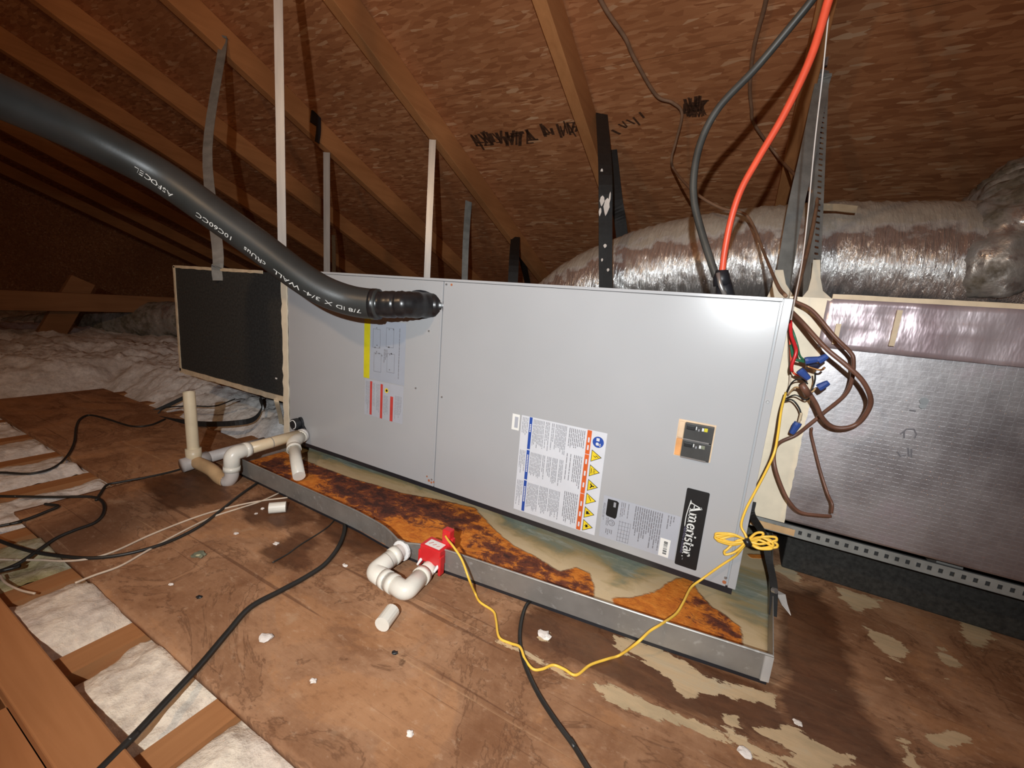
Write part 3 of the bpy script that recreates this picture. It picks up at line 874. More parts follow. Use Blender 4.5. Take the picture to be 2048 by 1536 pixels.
# black brand plate, lettering turned a quarter turn (reads downwards)
bx0, bx1, bz0, bz1 = .9982, 1.0315, .0112, .1450
rr_ = .0024; b = MB(); pts = []
for cx, cz, a0 in ((bx1-rr_, bz1-rr_, 0), (bx0+rr_, bz1-rr_, 90), (bx0+rr_, bz0+rr_, 180), (bx1-rr_, bz0+rr_, 270)):
    for q in range(4): pts.append((cx + rr_*math.cos(math.radians(a0 + q*30)), F, cz + rr_*math.sin(math.radians(a0 + q*30))))
b.poly(pts, NF, .0004)
bp = b.build('brand_plate', MAT['ink_black'], right_panel); bp['label'] = 'black brand plate reading Ameristar in white'
b = MB(); S = .0166; XH = .66; base_x = 1.0070; u0 = bz1 - .0215
def G(u, v): return (base_x + v * S, u0 - u * S)     # letter space: u along the line, v up
def st(pts, w): stroke(b, [G(*p) for p in pts], [q * S for q in w] if isinstance(w, list) else w * S, .0008)
def arc(cx, cy, rx, ry, a0, a1, w0, w1=None, n=10):
    P = []; W = []
    for k in range(n + 1):
        a = math.radians(a0 + (a1 - a0) * k / n)
        P.append((cx + rx*math.cos(a), cy + ry*math.sin(a)))
        f = abs(math.cos(a)); W.append((w1 if w1 else w0) * (1-f) + w0 * f)
    st(P, W)
TH, TN = .19, .085
def serif(u, v, w=.34): st([(u - w/2, v), (u + w/2, v)], .07)
u = 0.0
# A
st([(u+.08, .03), (u+.45, 1.04)], TN); st([(u+.40, 1.04), (u+.86, .03)], .2); st([(u+.2, .36), (u+.66, .36)], TN); serif(u+.08, .03, .3); serif(u+.84, .03, .42); u += 1.08
# m
st([(u+.12, 0), (u+.12, XH)], TH); st([(u, XH-.03), (u+.16, XH-.03)], .07); serif(u+.12, .03, .36)
for k in (0, 1):
    arc(u+.32+.36*k, XH-.22, .16, .2, 180, 10, TN, .11); st([(u+.47+.36*k, XH-.22), (u+.47+.36*k, 0)], TH); serif(u+.47+.36*k, .03, .32)
u += 1.12
# e
arc(u+.28, XH/2, .22, XH/2-.03, 20, 330, TH, TN, 16); st([(u+.1, XH*.53), (u+.5, XH*.53)], TN); u += .60
# r
def letter_r(u):
    st([(u+.12, 0), (u+.12, XH)], TH); st([(u, XH-.03), (u+.16, XH-.03)], .07); serif(u+.12, .03, .36); arc(u+.33, XH-.22, .17, .2, 170, 60, TN, .13); st([(u+.38, XH-.12), (u+.47, XH-.12)], .15)
letter_r(u); u += .50
# i
st([(u+.13, 0), (u+.13, XH)], TH); st([(u+.01, XH-.03), (u+.17, XH-.03)], .07); serif(u+.13, .03, .34); st([(u+.05, XH+.22), (u+.21, XH+.22)], .16); u += .33
# s
arc(u+.22, XH*.74, .15, XH*.2, 40, 270, .13, .11); arc(u+.22, XH*.29, .16, XH*.24, 90, -150, .14, .11); u += .48
# t
st([(u+.16, XH+.2), (u+.16, .12)], TH); arc(u+.27, .13, .11, .11, 180, 330, .12, .09); st([(u, XH-.04), (u+.36, XH-.04)], .08); u += .42
# a
arc(u+.24, XH-.2, .17, .17, 150, 0, .1, .09); st([(u+.42, XH-.22), (u+.42, .05), (u+.52, .03)], [TH, TH, .08]); arc(u+.24, XH*.28, .17, XH*.26, 70, 330, .13, .09); u += .56
letter_r(u); u += .52
st([(u+.02, .03), (u+.12, .03)], .09)
b.build('brand_lettering', MAT['print_white'], bp)['kind'] = 'stuff'
tm = text_mesh('TM', .0026)
vs = [(base_x + .0005 + v.co.y, F - .0008, u0 - u*S - .004 - v.co.x) for v in tm.vertices]
mm = bpy.data.meshes.new('trademark'); mm.from_pydata(vs, [], [tuple(p.vertices) for p in tm.polygons]); link('trademark', mm, MAT['ink_grey'], bp)
b = MB(); P = []
for k in range(13):
    t = k / 12; P.append((1.0063 - .0024*math.sin(t*math.pi*.5)*1.0 + .0006*math.cos(t*5), bz1 - .0185 - .046*t))
stroke(b, P, [.0006] + [.0012]*11 + [.0006], .0008)
b.build('swoosh', MAT['print_white'], bp)
tm = text_mesh('HEATING & COOLING', .0040)
w = max(v.co.x for v in tm.vertices)
vs = [(1.0036 + v.co.y, F - .0008, .0800 - v.co.x * .046 / w) for v in tm.vertices]
mm = bpy.data.meshes.new('brand_strapline'); mm.from_pydata(vs, [], [tuple(p.vertices) for p in tm.polygons]); link('brand_strapline', mm, MAT['ink_slate'], bp)

# breaker opening: two double-pole breakers stacked
def breakers():
    x0, x1, z0, z1 = .9705, 1.0240, .1930, .2525
    w = MB().box(x0, x1, F - .0006, F, z0, z1).build('breaker_window', MAT['breaker_edge'], right_panel)
    w['label'] = 'cut-out with two stacked black circuit breakers'
    for k, (za, zb) in enumerate(((.2235, .2500), (.1945, .2225))):
        br = MB().box(x0 + .0105, x1 - .002, F - .007, F - .0005, za, zb).build('circuit_breaker', MAT['breaker_black'], w, bevel=.0008)
        MB().box(x0 + .0135, x0 + .0255, F - .0125, F - .0068, zb - .0085, zb - .0025).build('toggle', MAT['ink_black'], br, bevel=.0006)
        MB().box(x0 + .0265, x0 + .0278, F - .0073, F - .0069, zb - .0085, zb - .0035).build('rating_mark', MAT['print_white'], br)
        MB().box(x0 + .0300, x0 + .0318, F - .0073, F - .0069, zb - .0100, zb - .0065).build('rating_mark', MAT['ink_grey'], br)
        MB().box(x0 + .0350, x0 + .0378, F - .0073, F - .0069, zb - .0088, zb - .0040).build('rating_mark', MAT['print_white'], br)
        MB().box(x0 + .0382, x0 + .0430, F - .0073, F - .0069, zb - .0090, zb - .0035).build('breaker_sticker', MAT['ink_olive'] if k == 0 else MAT['greenish_foil'], br)
        MB().box(x0 + .0105, x1 - .006, F - .0074, F - .0066, za - .0004, za + .0012).build('chrome_edge', MAT['screw'], br)
        MB().box(x0 + .0012, x0 + .0098, F - .0040, F - .0004, za + .0005, zb - .0005).build('insulating_tab', MAT['breaker_edge'] if k == 0 else MAT['breaker_orange'], w, bevel=.0006)
breakers()

# drain ports on the lower left corner
dp = MB(); dp.poly([(.052 + .021*math.cos(q*.314)*(.62 if math.sin(q*.314) > .2 else 1), -.0012, .040 + .030*math.sin(q*.314)) for q in range(20)], NF, .006)
dpo = dp.build('drain_gasket', MAT['rubber'], unit, bevel=.001)
MB().tube([(.047, -.007, .052), (.047, -.022, .052)], .0150, 20).build('port_plug', MAT['rubber'], unit, smooth=False, bevel=.0015)
b = MB(); b.tube([(.047 + .0115*math.cos(q*.2856), -.0226, .052 + .0115*math.sin(q*.2856)) for q in range(-5, 10)], .0011, 6)
b.build('plug_ring', MAT['plastic_white'], unit)

# return plenum: black duct board box with pale sealed edges
PX0, PX1, PZ0, PZ1 = -.562, -.016, .1035, .4365
plenum = empty('return_plenum', ((PX0+PX1)/2, .25, PZ0))
tag(plenum, 'black duct board return plenum joined to the left end of the air handler', 'duct')
MB().box(PX0, PX1, .0, .50, PZ0, PZ1).build('plenum_box', MAT['duct_board_black'], plenum, bevel=.003)
def bead(name, p, q, w, th, mat, parent, seed, wd):
    """a hand-laid strip of mastic with a wavy edge"""
    r = random.Random(seed); p, q = Vector(p), Vector(q); n = 26; L = []; R = []
    wd = Vector(wd)
    for i in range(n + 1):
        c = p.lerp(q, i / n)
        L.append(c - wd * (w/2 * r.uniform(.8, 1.3))); R.append(c + wd * (w/2 * r.uniform(.9, 1.1)))
    b = MB()
    for i in range(n):
        b.poly([L[i], L[i+1], R[i+1], R[i]], NF, th)
    return b.build(name, MAT[mat], parent)
bead('joint_mastic', (-.0085, -.0005, -.001), (-.0085, -.0005, .4445), .0205, .0032, 'mastic_pale', plenum, 1, (1,0,0))
bead('edge_mastic', (PX0 - .002, -.0004, PZ0 + .002), (-.018, -.0004, PZ0 + .001), .014, .0025, 'mastic', plenum, 2, (0,0,1))
bead('edge_mastic', (PX0 + .003, -.0004, PZ0), (PX0 + .003, -.0004, PZ1), .009, .0025, 'mastic', plenum, 3, (1,0,0))
bead('edge_mastic', (PX0, -.0004, PZ1 - .001), (-.10, -.0004, PZ1 - .001), .008, .0025, 'mastic', plenum, 4, (0,0,1))
# left end piece below the plenum where board meets unit
MB().box(-.05, -.0188, .03, .30, .002, .1).build('end_collar', MAT['duct_board_black'], plenum)
for (x, z, w) in ((-.055, .155, .006), (-.30, .22, .0)):
    if w: MB().box(x, x + w, -.0022, -.0006, z, z + .004).build('white_fleck', MAT['crumb'], plenum)

# supply plenum on the right: foil-faced duct board
SY = .10
sup = empty('supply_plenum', (1.6, .35, .1))
tag(sup, 'silver foil-faced duct board supply plenum on the right end of the air handler', 'duct')
stop = (1.167,0.1,0.4527)[2]; sbot = (1.234,0.1,0.0921)[2]; xm = (1.145,0.1,0.2816)[0]
MB().box(1.0905, 2.5, SY, .62, sbot, stop).build('plenum_box', MAT['fsk_foil'], sup, bevel=.004)
for P in ([(1.069,0.43,0.4618), (1.076,0.43,0.493), (1.076,0.43,0.5277), (1.091,0.43,0.5282), (1.101,0.43,0.4987), (1.126,0.43,0.4657)], [(1.13,0.41,0.4629), (1.142,0.41,0.4867), (1.143,0.41,0.5116), (1.14,0.41,0.5483), (1.152,0.41,0.5486), (1.159,0.41,0.5123), (1.168,0.41,0.4862), (1.191,0.41,0.4671)]):
    MB().poly(P, NF, .003).build('mastic_smear', MAT['mastic_pale'], sup)
b = MB(); r = random.Random(6); n = 40; L = []; R = []
for i in range(n + 1):
    z = sbot - .002 + (stop - sbot + .003) * i / n
    L.append(Vector((1.0910, SY - .0002, z))); R.append(Vector((xm + .0012*r.uniform(-1, 1), SY - .0002, z)))
for i in range(n): b.poly([L[i], L[i+1], R[i+1], R[i]], NF, .004)
b.build('joint_mastic', MAT['mastic_pale'], sup)
# wrinkled foil tape along the top edge
nx, nz = 150, 10
tx = np.linspace(xm - .006, 2.45, nx); tz = np.linspace(stop + .001, stop - .072, nz)
X, Zg = np.meshgrid(tx, tz)
Yg = SY - .0025 - .007 * np.clip(fbm(X*22, Zg*30, 4) - .42, 0, 1) * 2 - .004 * (np.abs(Zg - (stop - .03)) < .006) * fbm(X*8, Zg*0 + 3.0, 3)
me = grid_mesh('foil_tape', X, Yg, Zg); o = link('foil_tape', me, MAT['foil_tape'], sup, smooth=True)
md = o.modifiers.new('thick', 'SOLIDIFY'); md.thickness = .0008
bead('edge_mastic', (xm, SY + .004, stop + .0035), (1.9, SY + .004, stop + .0035), .009, .006, 'mastic', sup, 9, (0,0,1))
for (x, z, h) in ((xm + .075, stop - .06, .05), (xm + .010, stop - .065, .030)):
    MB().box(x, x + .006, SY - .014, SY - .011, z, z + h).build('tape_fold', MAT['mastic'], sup)
for (px, py) in ((0, 0),):
    MB().tube([(1.276,0.0998,0.3201), (1.275,0.096,0.3205)], .005, 8).build('dark_fleck', MAT['ink_black'], sup)
    MB().tube([(1.276,0.0998,0.3128), (1.275,0.096,0.3133)], .004, 8).build('dark_fleck', MAT['ink_black'], sup)
b = MB()
for P in (([(1.26,0.0993,0.2678), (1.265,0.0993,0.2764), (1.273,0.0993,0.2783), (1.277,0.0993,0.2716), (1.276,0.0993,0.2653)]), ([(1.263,0.0993,0.2731), (1.265,0.0993,0.2629)]), ([(1.261,0.0993,0.242), (1.266,0.0993,0.2356), (1.272,0.0993,0.2386)]), ([(1.272,0.0993,0.2494), (1.275,0.0993,0.2377)]), ([(1.276,0.0993,0.2488), (1.278,0.0993,0.237)]), ([(1.263,0.0993,0.3044), (1.27,0.0993,0.3044)])):
    b.tube(P, .0011, 5)
b.build('faded_mark', MAT['ink_mid'], sup)['kind'] = 'stuff'

# black board base the plenum stands over, and the perforated rail between
bt = (1.206,0.215,0.0246)[2]
base = MB().box(1.172, 2.6, .215, .60, FLOOR, bt).build('duct_base', MAT['duct_board_black'], None, bevel=.003)
tag(base, 'long black board box on the plywood floor under the silver plenum', 'duct')
ra, rb = (1.122,0.115,0.0705), (1.434,0.115,0.0751)
rail = empty('perforated_rail', (ra[0], .115, ra[2])); tag(rail, 'perforated steel angle rail running under the silver plenum', 'rail')
zt = (ra[2] + rb[2]) / 2 - .0
b = MB(); x = 1.10; hz = .009
# a strip built of two flanges and the webs between its holes
b.box(1.10, 2.45, .1135, .115, zt - hz, zt - hz*.38); b.box(1.10, 2.45, .1135, .115, zt + hz*.38, zt + hz)
while x < 2.44:
    b.box(x, x + .0075, .1135, .115, zt - hz*.38, zt + hz*.38); x += .0125
b.box(1.10, 2.45, .115, .135, zt - hz - .0015, zt - hz)
b.build('perforated_flange', MAT['dull_strap'], rail)
MB().box(1.10, 2.45, .118, .119, zt - hz, zt + hz).build('rail_hole_shade', MAT['shadow_gap'], rail)  # black sheet drawn as the shade seen through the rail holes
MB().box(1.10, 1.165, .1125, .1134, zt - hz*.9, zt + hz*.35).build('rust_band', MAT['pvc_tan'], rail)
for x in (1.35, 1.9, 2.4):
    MB().box(x, x + .03, .14, .20, zt - hz - .0015, sbot).build('rail_bracket', MAT['galvanised'], rail)

# ------------------------------------------------------------------ drain pan
PZ = -.0365
fx = np.array([-.006, .055, .30, .45, .53, .58, .63, .68, .92, .99, 1.135])
fy = np.array([-.157, -.159, -.166, -.170, -.178, -.181, -.178, -.172, -.146, -.138, -.119])
pan = empty('drain_pan', (.56, .22, FLOOR + .0165))
tag(pan, 'rusted galvanised drain pan on the plywood under the air handler', 'drain pan')
XL, YB = -.006, .60
def xr(y): return 1.135 + (y + .119) * .045
gu = np.linspace(0, 1, 240); gv = np.linspace(0, 1, 150) ** 1.25
U_, V_ = np.meshgrid(gu, gv)
x_f = XL + U_ * (1.135 - XL); yf = np.interp(x_f, fx, fy)
Yp = yf + V_ * (YB - yf); Xp = XL + U_ * (xr(Yp) - XL)
rust = np.full(Xp.shape, -1.0); crust = np.full(Xp.shape, -1.0)
for P in (
    [(-0.0207,-0.133,-0.0365), (-0.077,-0.0633,-0.0365), (-0.0219,-0.0145,-0.0365), (0.1113,-0.0204,-0.0365), (0.2595,-0.021,-0.0365), (0.4076,-0.0076,-0.0365), (0.525,0.0248,-0.0365), (0.5846,0.0356,-0.0365), (0.6589,-0.0129,-0.0365), (0.7263,-0.0426,-0.0365), (0.7827,-0.0524,-0.0365), (0.8261,-0.0639,-0.0365), (0.8447,-0.0403,-0.0365), (0.8715,-0.0384,-0.0365), (0.8867,-0.0633,-0.0365), (0.8949,-0.0988,-0.0365), (0.8891,-0.1598,-0.0365), (0.7881,-0.2042,-0.0365), (0.6049,-0.2178,-0.0365), (0.3428,-0.2127,-0.0365), (0.0785,-0.1876,-0.0365)],
    [(0.9231,-0.082,-0.0365), (0.952,-0.0535,-0.0365), (0.9836,-0.0108,-0.0365), (1.001,0.0363,-0.0365), (1.027,0.0614,-0.0365), (1.041,0.0188,-0.0365), (1.063,-0.0087,-0.0365), (1.085,-0.0163,-0.0365), (1.104,-0.0332,-0.0365), (1.108,-0.0793,-0.0365), (1.08,-0.1364,-0.0365), (0.9932,-0.1455,-0.0365), (0.9333,-0.1047,-0.0365)],
    [(1.113,0.2058,-0.0365), (1.144,0.228,-0.0365), (1.143,0.2071,-0.0365), (1.117,0.1925,-0.0365)],
):
    rust = np.maximum(rust, poly_sdf(Xp, Yp, P))
for P in (
    [(0.0223,-0.0964,-0.0365), (0.0271,-0.0465,-0.0365), (0.1123,-0.0631,-0.0365), (0.1474,-0.113,-0.0365), (0.0879,-0.1241,-0.0365)],
    [(0.0636,-0.0149,-0.0365), (0.2059,-0.0056,-0.0365), (0.3405,-0.0031,-0.0365), (0.4423,0.0036,-0.0365), (0.5335,0.0135,-0.0365), (0.5927,0.0138,-0.0365), (0.6403,-0.0267,-0.0365), (0.6273,-0.0551,-0.0365), (0.5558,-0.0661,-0.0365), (0.4848,-0.0899,-0.0365), (0.4689,-0.1221,-0.0365), (0.3717,-0.1179,-0.0365), (0.2853,-0.105,-0.0365), (0.2256,-0.0675,-0.0365), (0.1563,-0.0673,-0.0365)],
    [(0.6489,-0.0526,-0.0365), (0.711,-0.0538,-0.0365), (0.7865,-0.0606,-0.0365), (0.8374,-0.0692,-0.0365), (0.8768,-0.0544,-0.0365), (0.8917,-0.0839,-0.0365), (0.8345,-0.1059,-0.0365), (0.7742,-0.1139,-0.0365), (0.7163,-0.1074,-0.0365), (0.6714,-0.0868,-0.0365)],
    [(1.04,0.0102,-0.0365), (1.096,-0.0266,-0.0365), (1.105,-0.0704,-0.0365), (1.077,-0.0675,-0.0365), (1.048,-0.0452,-0.0365)],
):
    crust = np.maximum(crust, poly_sdf(Xp, Yp, P))
at = {'rust': np.clip(.5 + rust / .05, 0, 1), 'crust': np.clip(.5 + crust / .11, .12, .80), 'halo': np.clip(1 + rust / .075, 0, 1)}
Zp = PZ + .0012 * (fbm(Xp*5, Yp*5, 3) - .5) + .0020 * np.clip(at['crust'] - .4, 0, 1) * fbm(Xp*120, Yp*120, 3)
o = link('pan_floor', grid_mesh('pan_floor', Xp, Yp, Zp, at), MAT['pan_floor'], pan, smooth=True)
md = o.modifiers.new('thick', 'SOLIDIFY'); md.thickness = .001; md.offset = -1
# front lip: an upright strip following the bowed edge, with a folded hem
xs = np.linspace(XL, 1.135, 60); yy = np.interp(xs, fx, fy)
dent = np.exp(-((xs - .585)/.035)**2)
LT = .0015
b = MB()
for i in range(59):
    p = []
    for j in (i, i+1):
        x, y = xs[j], yy[j]; top = LT - .006*dent[j]; ly = -.003 - .010*dent[j]
        p.append(((x, y, PZ - .002), (x, y + .0012, PZ - .002), (x, y + ly, top), (x, y + ly + .0012, top)))
    a0, c0 = p
    b.hexa([a0[0], c0[0], c0[1], a0[1], a0[2], c0[2], c0[3], a0[3]])
b.build('front_lip', MAT['galvanised'], pan)
b = MB(); b.tube([(xs[j], yy[j] - .0032 - .010*dent[j], LT - .006*dent[j]) for j in range(60)], .0016, 6); b.build('lip_hem', MAT['galvanised'], pan)
b = MB()
for (x0, y0, x1, y1) in ((1.135, -.119, xr(YB), YB), (xr(YB), YB, XL, YB), (XL, YB, XL, -.157)):
    d = (Vector((x1, y1, 0)) - Vector((x0, y0, 0))).normalized(); n = Vector((d.y, -d.x, 0)) * .0006
    b.bar((x0, y0, (PZ + LT)/2 - .001), (x1, y1, (PZ + LT)/2 - .001), n, (0, 0, (LT - PZ)/2 + .0005))
b.build('side_lip', MAT['galvanised'], pan)
MB().bar((1.126, -.1235, -.0185), (1.1355, -.1215, -.0185), (.0004, -.0008, 0), (0, 0, .0185)).build('corner_fold', MAT['strap_steel'], pan)
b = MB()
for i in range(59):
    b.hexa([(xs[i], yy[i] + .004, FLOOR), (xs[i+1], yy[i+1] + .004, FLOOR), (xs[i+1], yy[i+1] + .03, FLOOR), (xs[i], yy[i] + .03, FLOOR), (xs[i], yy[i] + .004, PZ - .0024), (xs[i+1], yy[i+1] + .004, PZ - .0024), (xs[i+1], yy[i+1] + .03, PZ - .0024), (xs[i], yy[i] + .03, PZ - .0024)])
b.build('pan_batten_and_shade', MAT['rubber'], pan)  # added black strip, stands in for the shade under the front lip
for (y0, y1) in ((.0, .03), (.5, .54)):
    MB().box(.06, 1.08, y0, y1, FLOOR, PZ - .0025).build('pan_batten_and_shade', MAT['board_wood'], pan)
b = MB().tube([(.585, -.190, -.021), (.585, -.1965, -.021)], .0180, 18); b.build('drain_fitting', MAT['plastic_white'], pan, bevel=.0015)
for x in (.13, .52, .93):
    o = MB().box(x, x + .05, .105, .52, PZ + .0026, -.0131).build('support_block', MAT['rubber'], None)
    tag(o, 'dark block under the %s of the air handler, inside the drain pan' % {.13: 'left end', .52: 'middle', .93: 'right end'}[x], 'block', 'blocks under the air handler')

# ------------------------------------------------------------------ plastic drain piping
R1, R2 = .0134, .0162        # pipe and fitting radii
# overflow drain: a flat U of elbows in front of the pan
zc = FLOOR + .0146
RU = .0142
A0, A1, A2, A3 = Vector((.585, -.196, zc + .012)), Vector((.578, -.250, zc)), Vector((.653, -.256, zc)), Vector((.642, -.178, zc))
of = empty('overflow_drain', A1); tag(of, 'white plastic U-shaped overflow drain in front of the pan', 'drain pipe')
MB().tube([A0 + Vector((0, .004, 0)), A0, A0.lerp(A1, .6)], .0125, 16).build('pipe_stub', MAT['pvc_grey'], of, smooth=True)
def elbow(name, a, c, e, r, mat, parent, n=7):
    """fitting: socket, swept bend, socket"""
    a, c, e = Vector(a), Vector(c), Vector(e)
    d1 = (a - c).normalized(); d2 = (e - c).normalized(); k = r * .72
    pts = [a] + [((1-t)**2) * (c + d1*k) + 2*t*(1-t)*c + t*t*(c + d2*k) for t in [i/n for i in range(n+1)]] + [e]
    b = MB().tube(pts, r, 18)
    for q, dd in ((a, -d1), (e, -d2)):
        b.tube([q, q + dd * min(.011, (q - c).length * .45)], r + .0010, 18)
    o = b.build(name, MAT[mat], parent, smooth=True)
    o.data.polygons[-1].use_smooth = False; o.data.polygons[-2].use_smooth = False
    return o
m1 = A1.lerp(A2, .5)
elbow('elbow_fitting', A0.lerp(A1, .12), A1, m1 - Vector((.002, 0, 0)), RU, 'pvc_white', of)
elbow('elbow_fitting', m1 + Vector((.002, 0, 0)), A2, A2.lerp(A3, .62), RU, 'pvc_white', of)
MB().tube([m1 - Vector((.004, 0, 0)), m1 + Vector((.004, 0, 0))], RU * .93, 18).build('glue_line', MAT['pvc_joint'], of)
MB().tube([A2.lerp(A3, .52), A2.lerp(A3, .575)], RU + .0006, 18).build('primer_ring', MAT['primer_blue'], of, smooth=True)
MB().tube([A0.lerp(A1, .47), A0.lerp(A1, .49)], RU + .0003, 18).build('glue_line', MAT['pvc_joint'], of, smooth=True)
MB().tube([A2.lerp(A3, .6), A3], .0122, 16).build('pipe_stub', MAT['pvc_white'], of, smooth=True)

# red float switch clipped on the end of the U
sw = empty('float_switch', A3); tag(sw, 'red float switch with white sticker clipped to the overflow drain', 'float switch')
sx, sy, sz = .643, -.176, -.018
MB().box(sx - .021, sx + .021, sy - .015, sy + .015, FLOOR + .022, sz + .022).build('switch_body', MAT['red_plastic'], sw, bevel=.002)
MB().box(sx - .0235, sx - .0185, sy - .016, sy - .004, FLOOR + .012, sz + .012).build('switch_ear', MAT['red_plastic'], sw, bevel=.0015)
MB().box(sx + .0185, sx + .0235, sy - .016, sy - .004, FLOOR + .008, sz + .012).build('switch_ear', MAT['red_plastic'], sw, bevel=.0015)
MB().box(sx - .014, sx + .016, sy - .011, sy + .007, sz + .0218, sz + .0224).build('sticker', MAT['label_bright'], sw)
b = MB()
for q in range(3):
    b.bar((sx - .009 + q*.008, sy - .006, sz + .0226), (sx - .005 + q*.008, sy + .001 - q*.002, sz + .0226), (.0006, 0, 0), (0, 0, .0002))
b.build('sticker_print', MAT['ink_red'], sw)
for s in (-1, 1):
    MB().tube([(sx + s*.0175, sy - .013, FLOOR + .024), (sx + s*.0175, sy - .024, FLOOR + .018)], [.0030, .0016], 8).build('clear_tip', MAT['plastic_white'], sw)
MB().box(sx + .006, sx + .022, sy + .008, sy + .022, sz + .016, sz + .047).build('switch_cap', MAT['red_plastic'], sw, bevel=.002)
MB().box(sx + .022, sx + .027, sy + .010, sy + .018, sz + .018, sz + .034).build('switch_hinge', MAT['red_plastic'], sw, bevel=.001)

# main condensate line with trap and standpipe
X0 = .075; YE = -.190
cd = empty('condensate_trap', (X0, YE, FLOOR)); tag(cd, 'cream plastic condensate line with U trap and open standpipe', 'drain pipe')
pe = Vector((X0, YE, .026))
MB().tube([(X0, -.028, .031), (X0, YE + .020, .0275)], R1, 16).build('horizontal_pipe', MAT['pvc_cream'], cd, smooth=True)
MB().tube([(X0, -.099, .0292), (X0, -.101, .0291)], R1 + .0005, 16).build('joint_line', MAT['pvc_joint'], cd, smooth=True)
elbow('elbow_fitting', (X0, YE + .038, .0275), pe, (X0, YE - .002, -.014), R2, 'pvc_white', cd)
TE = Vector((-.062, -.203, -.022))
trap = smooth_path([(X0, YE - .002, -.012), (X0, YE - .003, -.027), (X0 - .012, YE - .006, -.0405), (X0 - .036, YE - .009, -.038), (X0 - .068, -.201, -.026), TE], 6)
MB().tube(trap[:14], R1 + .0008, 16).build('trap_bend', MAT['pvc_grey'], cd, smooth=True)
MB().tube(trap[13:], R1 + .0007, 16).build('trap_riser', MAT['pvc_tan'], cd, smooth=True)
b = MB().tube([TE + Vector((0, -.026, -.004)), TE + Vector((0, .03, 0))], R2, 16); b.build('tee_fitting', MAT['pvc_grey'], cd, smooth=True)
MB().tube([TE, TE + Vector((-.001, 0, .032))], R2, 16).build('tee_socket', MAT['pvc_cream'], cd, smooth=True)
b = MB(); P = [TE + Vector((-.001, 0, .028)), Vector((-.0735, -.2, .145))]
b.tube(P, R1 - .0012, 16, caps=False); b.tube([P[1], P[0]], R1 - .004, 16, caps=False)
b.build('standpipe', MAT['pvc_cream'], cd, smooth=True)
MB().tube([TE + Vector((0, .03, 0)), TE + Vector((.0, .17, .004))], R1, 16).build('run_pipe', MAT['pvc_grey'], cd, smooth=True)

# short secondary outlet dripping into the pan
so = empty('secondary_outlet', (.085, -.04, 0)); tag(so, 'white plastic elbow and short pipe dripping into the pan', 'drain pipe')
MB().tube([(.070, -.0075, .026), (.0725, -.018, .026)], R2 + .001, 18).build('port_nut', MAT['plastic_white'], so, smooth=True)
e1 = Vector((.098, -.058, .0225))
elbow('elbow_fitting', (.0725, -.016, .026), e1, e1 + (Vector((.198, -.112, -.020)) - e1).normalized() * .026, R1 + .0022, 'pvc_white', so)
b = MB(); d = (Vector((.198, -.112, -.020)) - e1).normalized()
b.tube([e1 + d*.018, Vector((.198, -.112, -.020))], R1, 16)
b.build('drip_pipe', MAT['pvc_white'], so, smooth=True)
for q in so.children:
    if q.name.startswith('drip'):
        q.data.polygons[-1].use_smooth = False
MB().tube([(.0780, -.0255, .0252), (.0790, -.0272, .0251)], R2 - .0004, 16).build('dark_seal', MAT['rubber'], so)

# off-cuts lying on the plywood
for P, l in ((([(0.2565,-0.22,-0.0335), (0.2761,-0.1967,-0.0335)]), 'short white pipe off-cut on the floor near the left of the pan'),
             (([(0.6613,-0.2932,-0.0335), (0.6688,-0.3207,-0.0335)]), 'short white pipe off-cut lying just below the U-shaped drain')):
    P = [Vector(q) - Vector((0, 0, .0026)) for q in P]; b = MB(); b.tube(P, .0107, 16)
    b.tube([P[0].lerp(P[1], -.004), P[0]], .0085, 16)
    o = b.build('pipe_offcut', MAT['pvc_white'], None); tag(o, l, 'pipe', 'white pipe off-cuts')

# ------------------------------------------------------------------ insulated refrigerant line
ctrl = [(.505, .035, .3915), (.462, .004, .3905)] + [(0.4431,-0.0435,0.3891), (0.422,-0.0562,0.3871), (0.3789,-0.0738,0.3843), (0.3384,-0.0944,0.3875), (0.3006,-0.123,0.4011), (0.262,-0.1495,0.426), (0.1998,-0.1889,0.4758), (0.1465,-0.2305,0.5203), (0.0823,-0.2867,0.5768), (0.0557,-0.3515,0.6085), (0.0499,-0.4139,0.6272), (0.0662,-0.4725,0.6356), (0.097,-0.5358,0.6405), (0.1244,-0.6011,0.6439)]
e0, e1 = Vector(ctrl[-2]), Vector(ctrl[-1]); dv = (e1 - e0).normalized()
ctrl += [tuple(e1 + dv * .45 + Vector((0, 0, .03))), tuple(e1 + dv * .85 + Vector((-.25, .0, .15))), (-1.1, -1.25, deck_z(-1.25) - .02)]      # runs on up to the ridge
path = smooth_path(ctrl, 10)
line = empty('insulated_pipe', ctrl[0]); tag(line, 'thick black foam-insulated refrigerant pipe entering the air handler', 'pipe')
iw = 37
RP = .0302
b = MB(); b.tube(path[iw:], RP, 28); b.build('foam_sleeve', MAT['pipe_insulation'], line, smooth=True)
wr_ = path[:iw + 4]; rad = [(.0262 + .0006*math.sin(i*1.7) + .0006*math.sin(i*.8+1)) for i in range(len(wr_))]
rad[-1] = rad[-2] = rad[-3] = .0309
b = MB(); b.tube(wr_, rad, 28); b.build('tape_wrap', MAT['black_wrap'], line, smooth=True)
b = MB(); c = Vector((.4405, 0, .3905))
b.poly([c + Vector((.046*math.cos(q*math.pi/14), -.0012, .0295*math.sin(q*math.pi/14))) for q in range(28)], NF, .003); b.build('wall_gasket', MAT['rubber'], line)
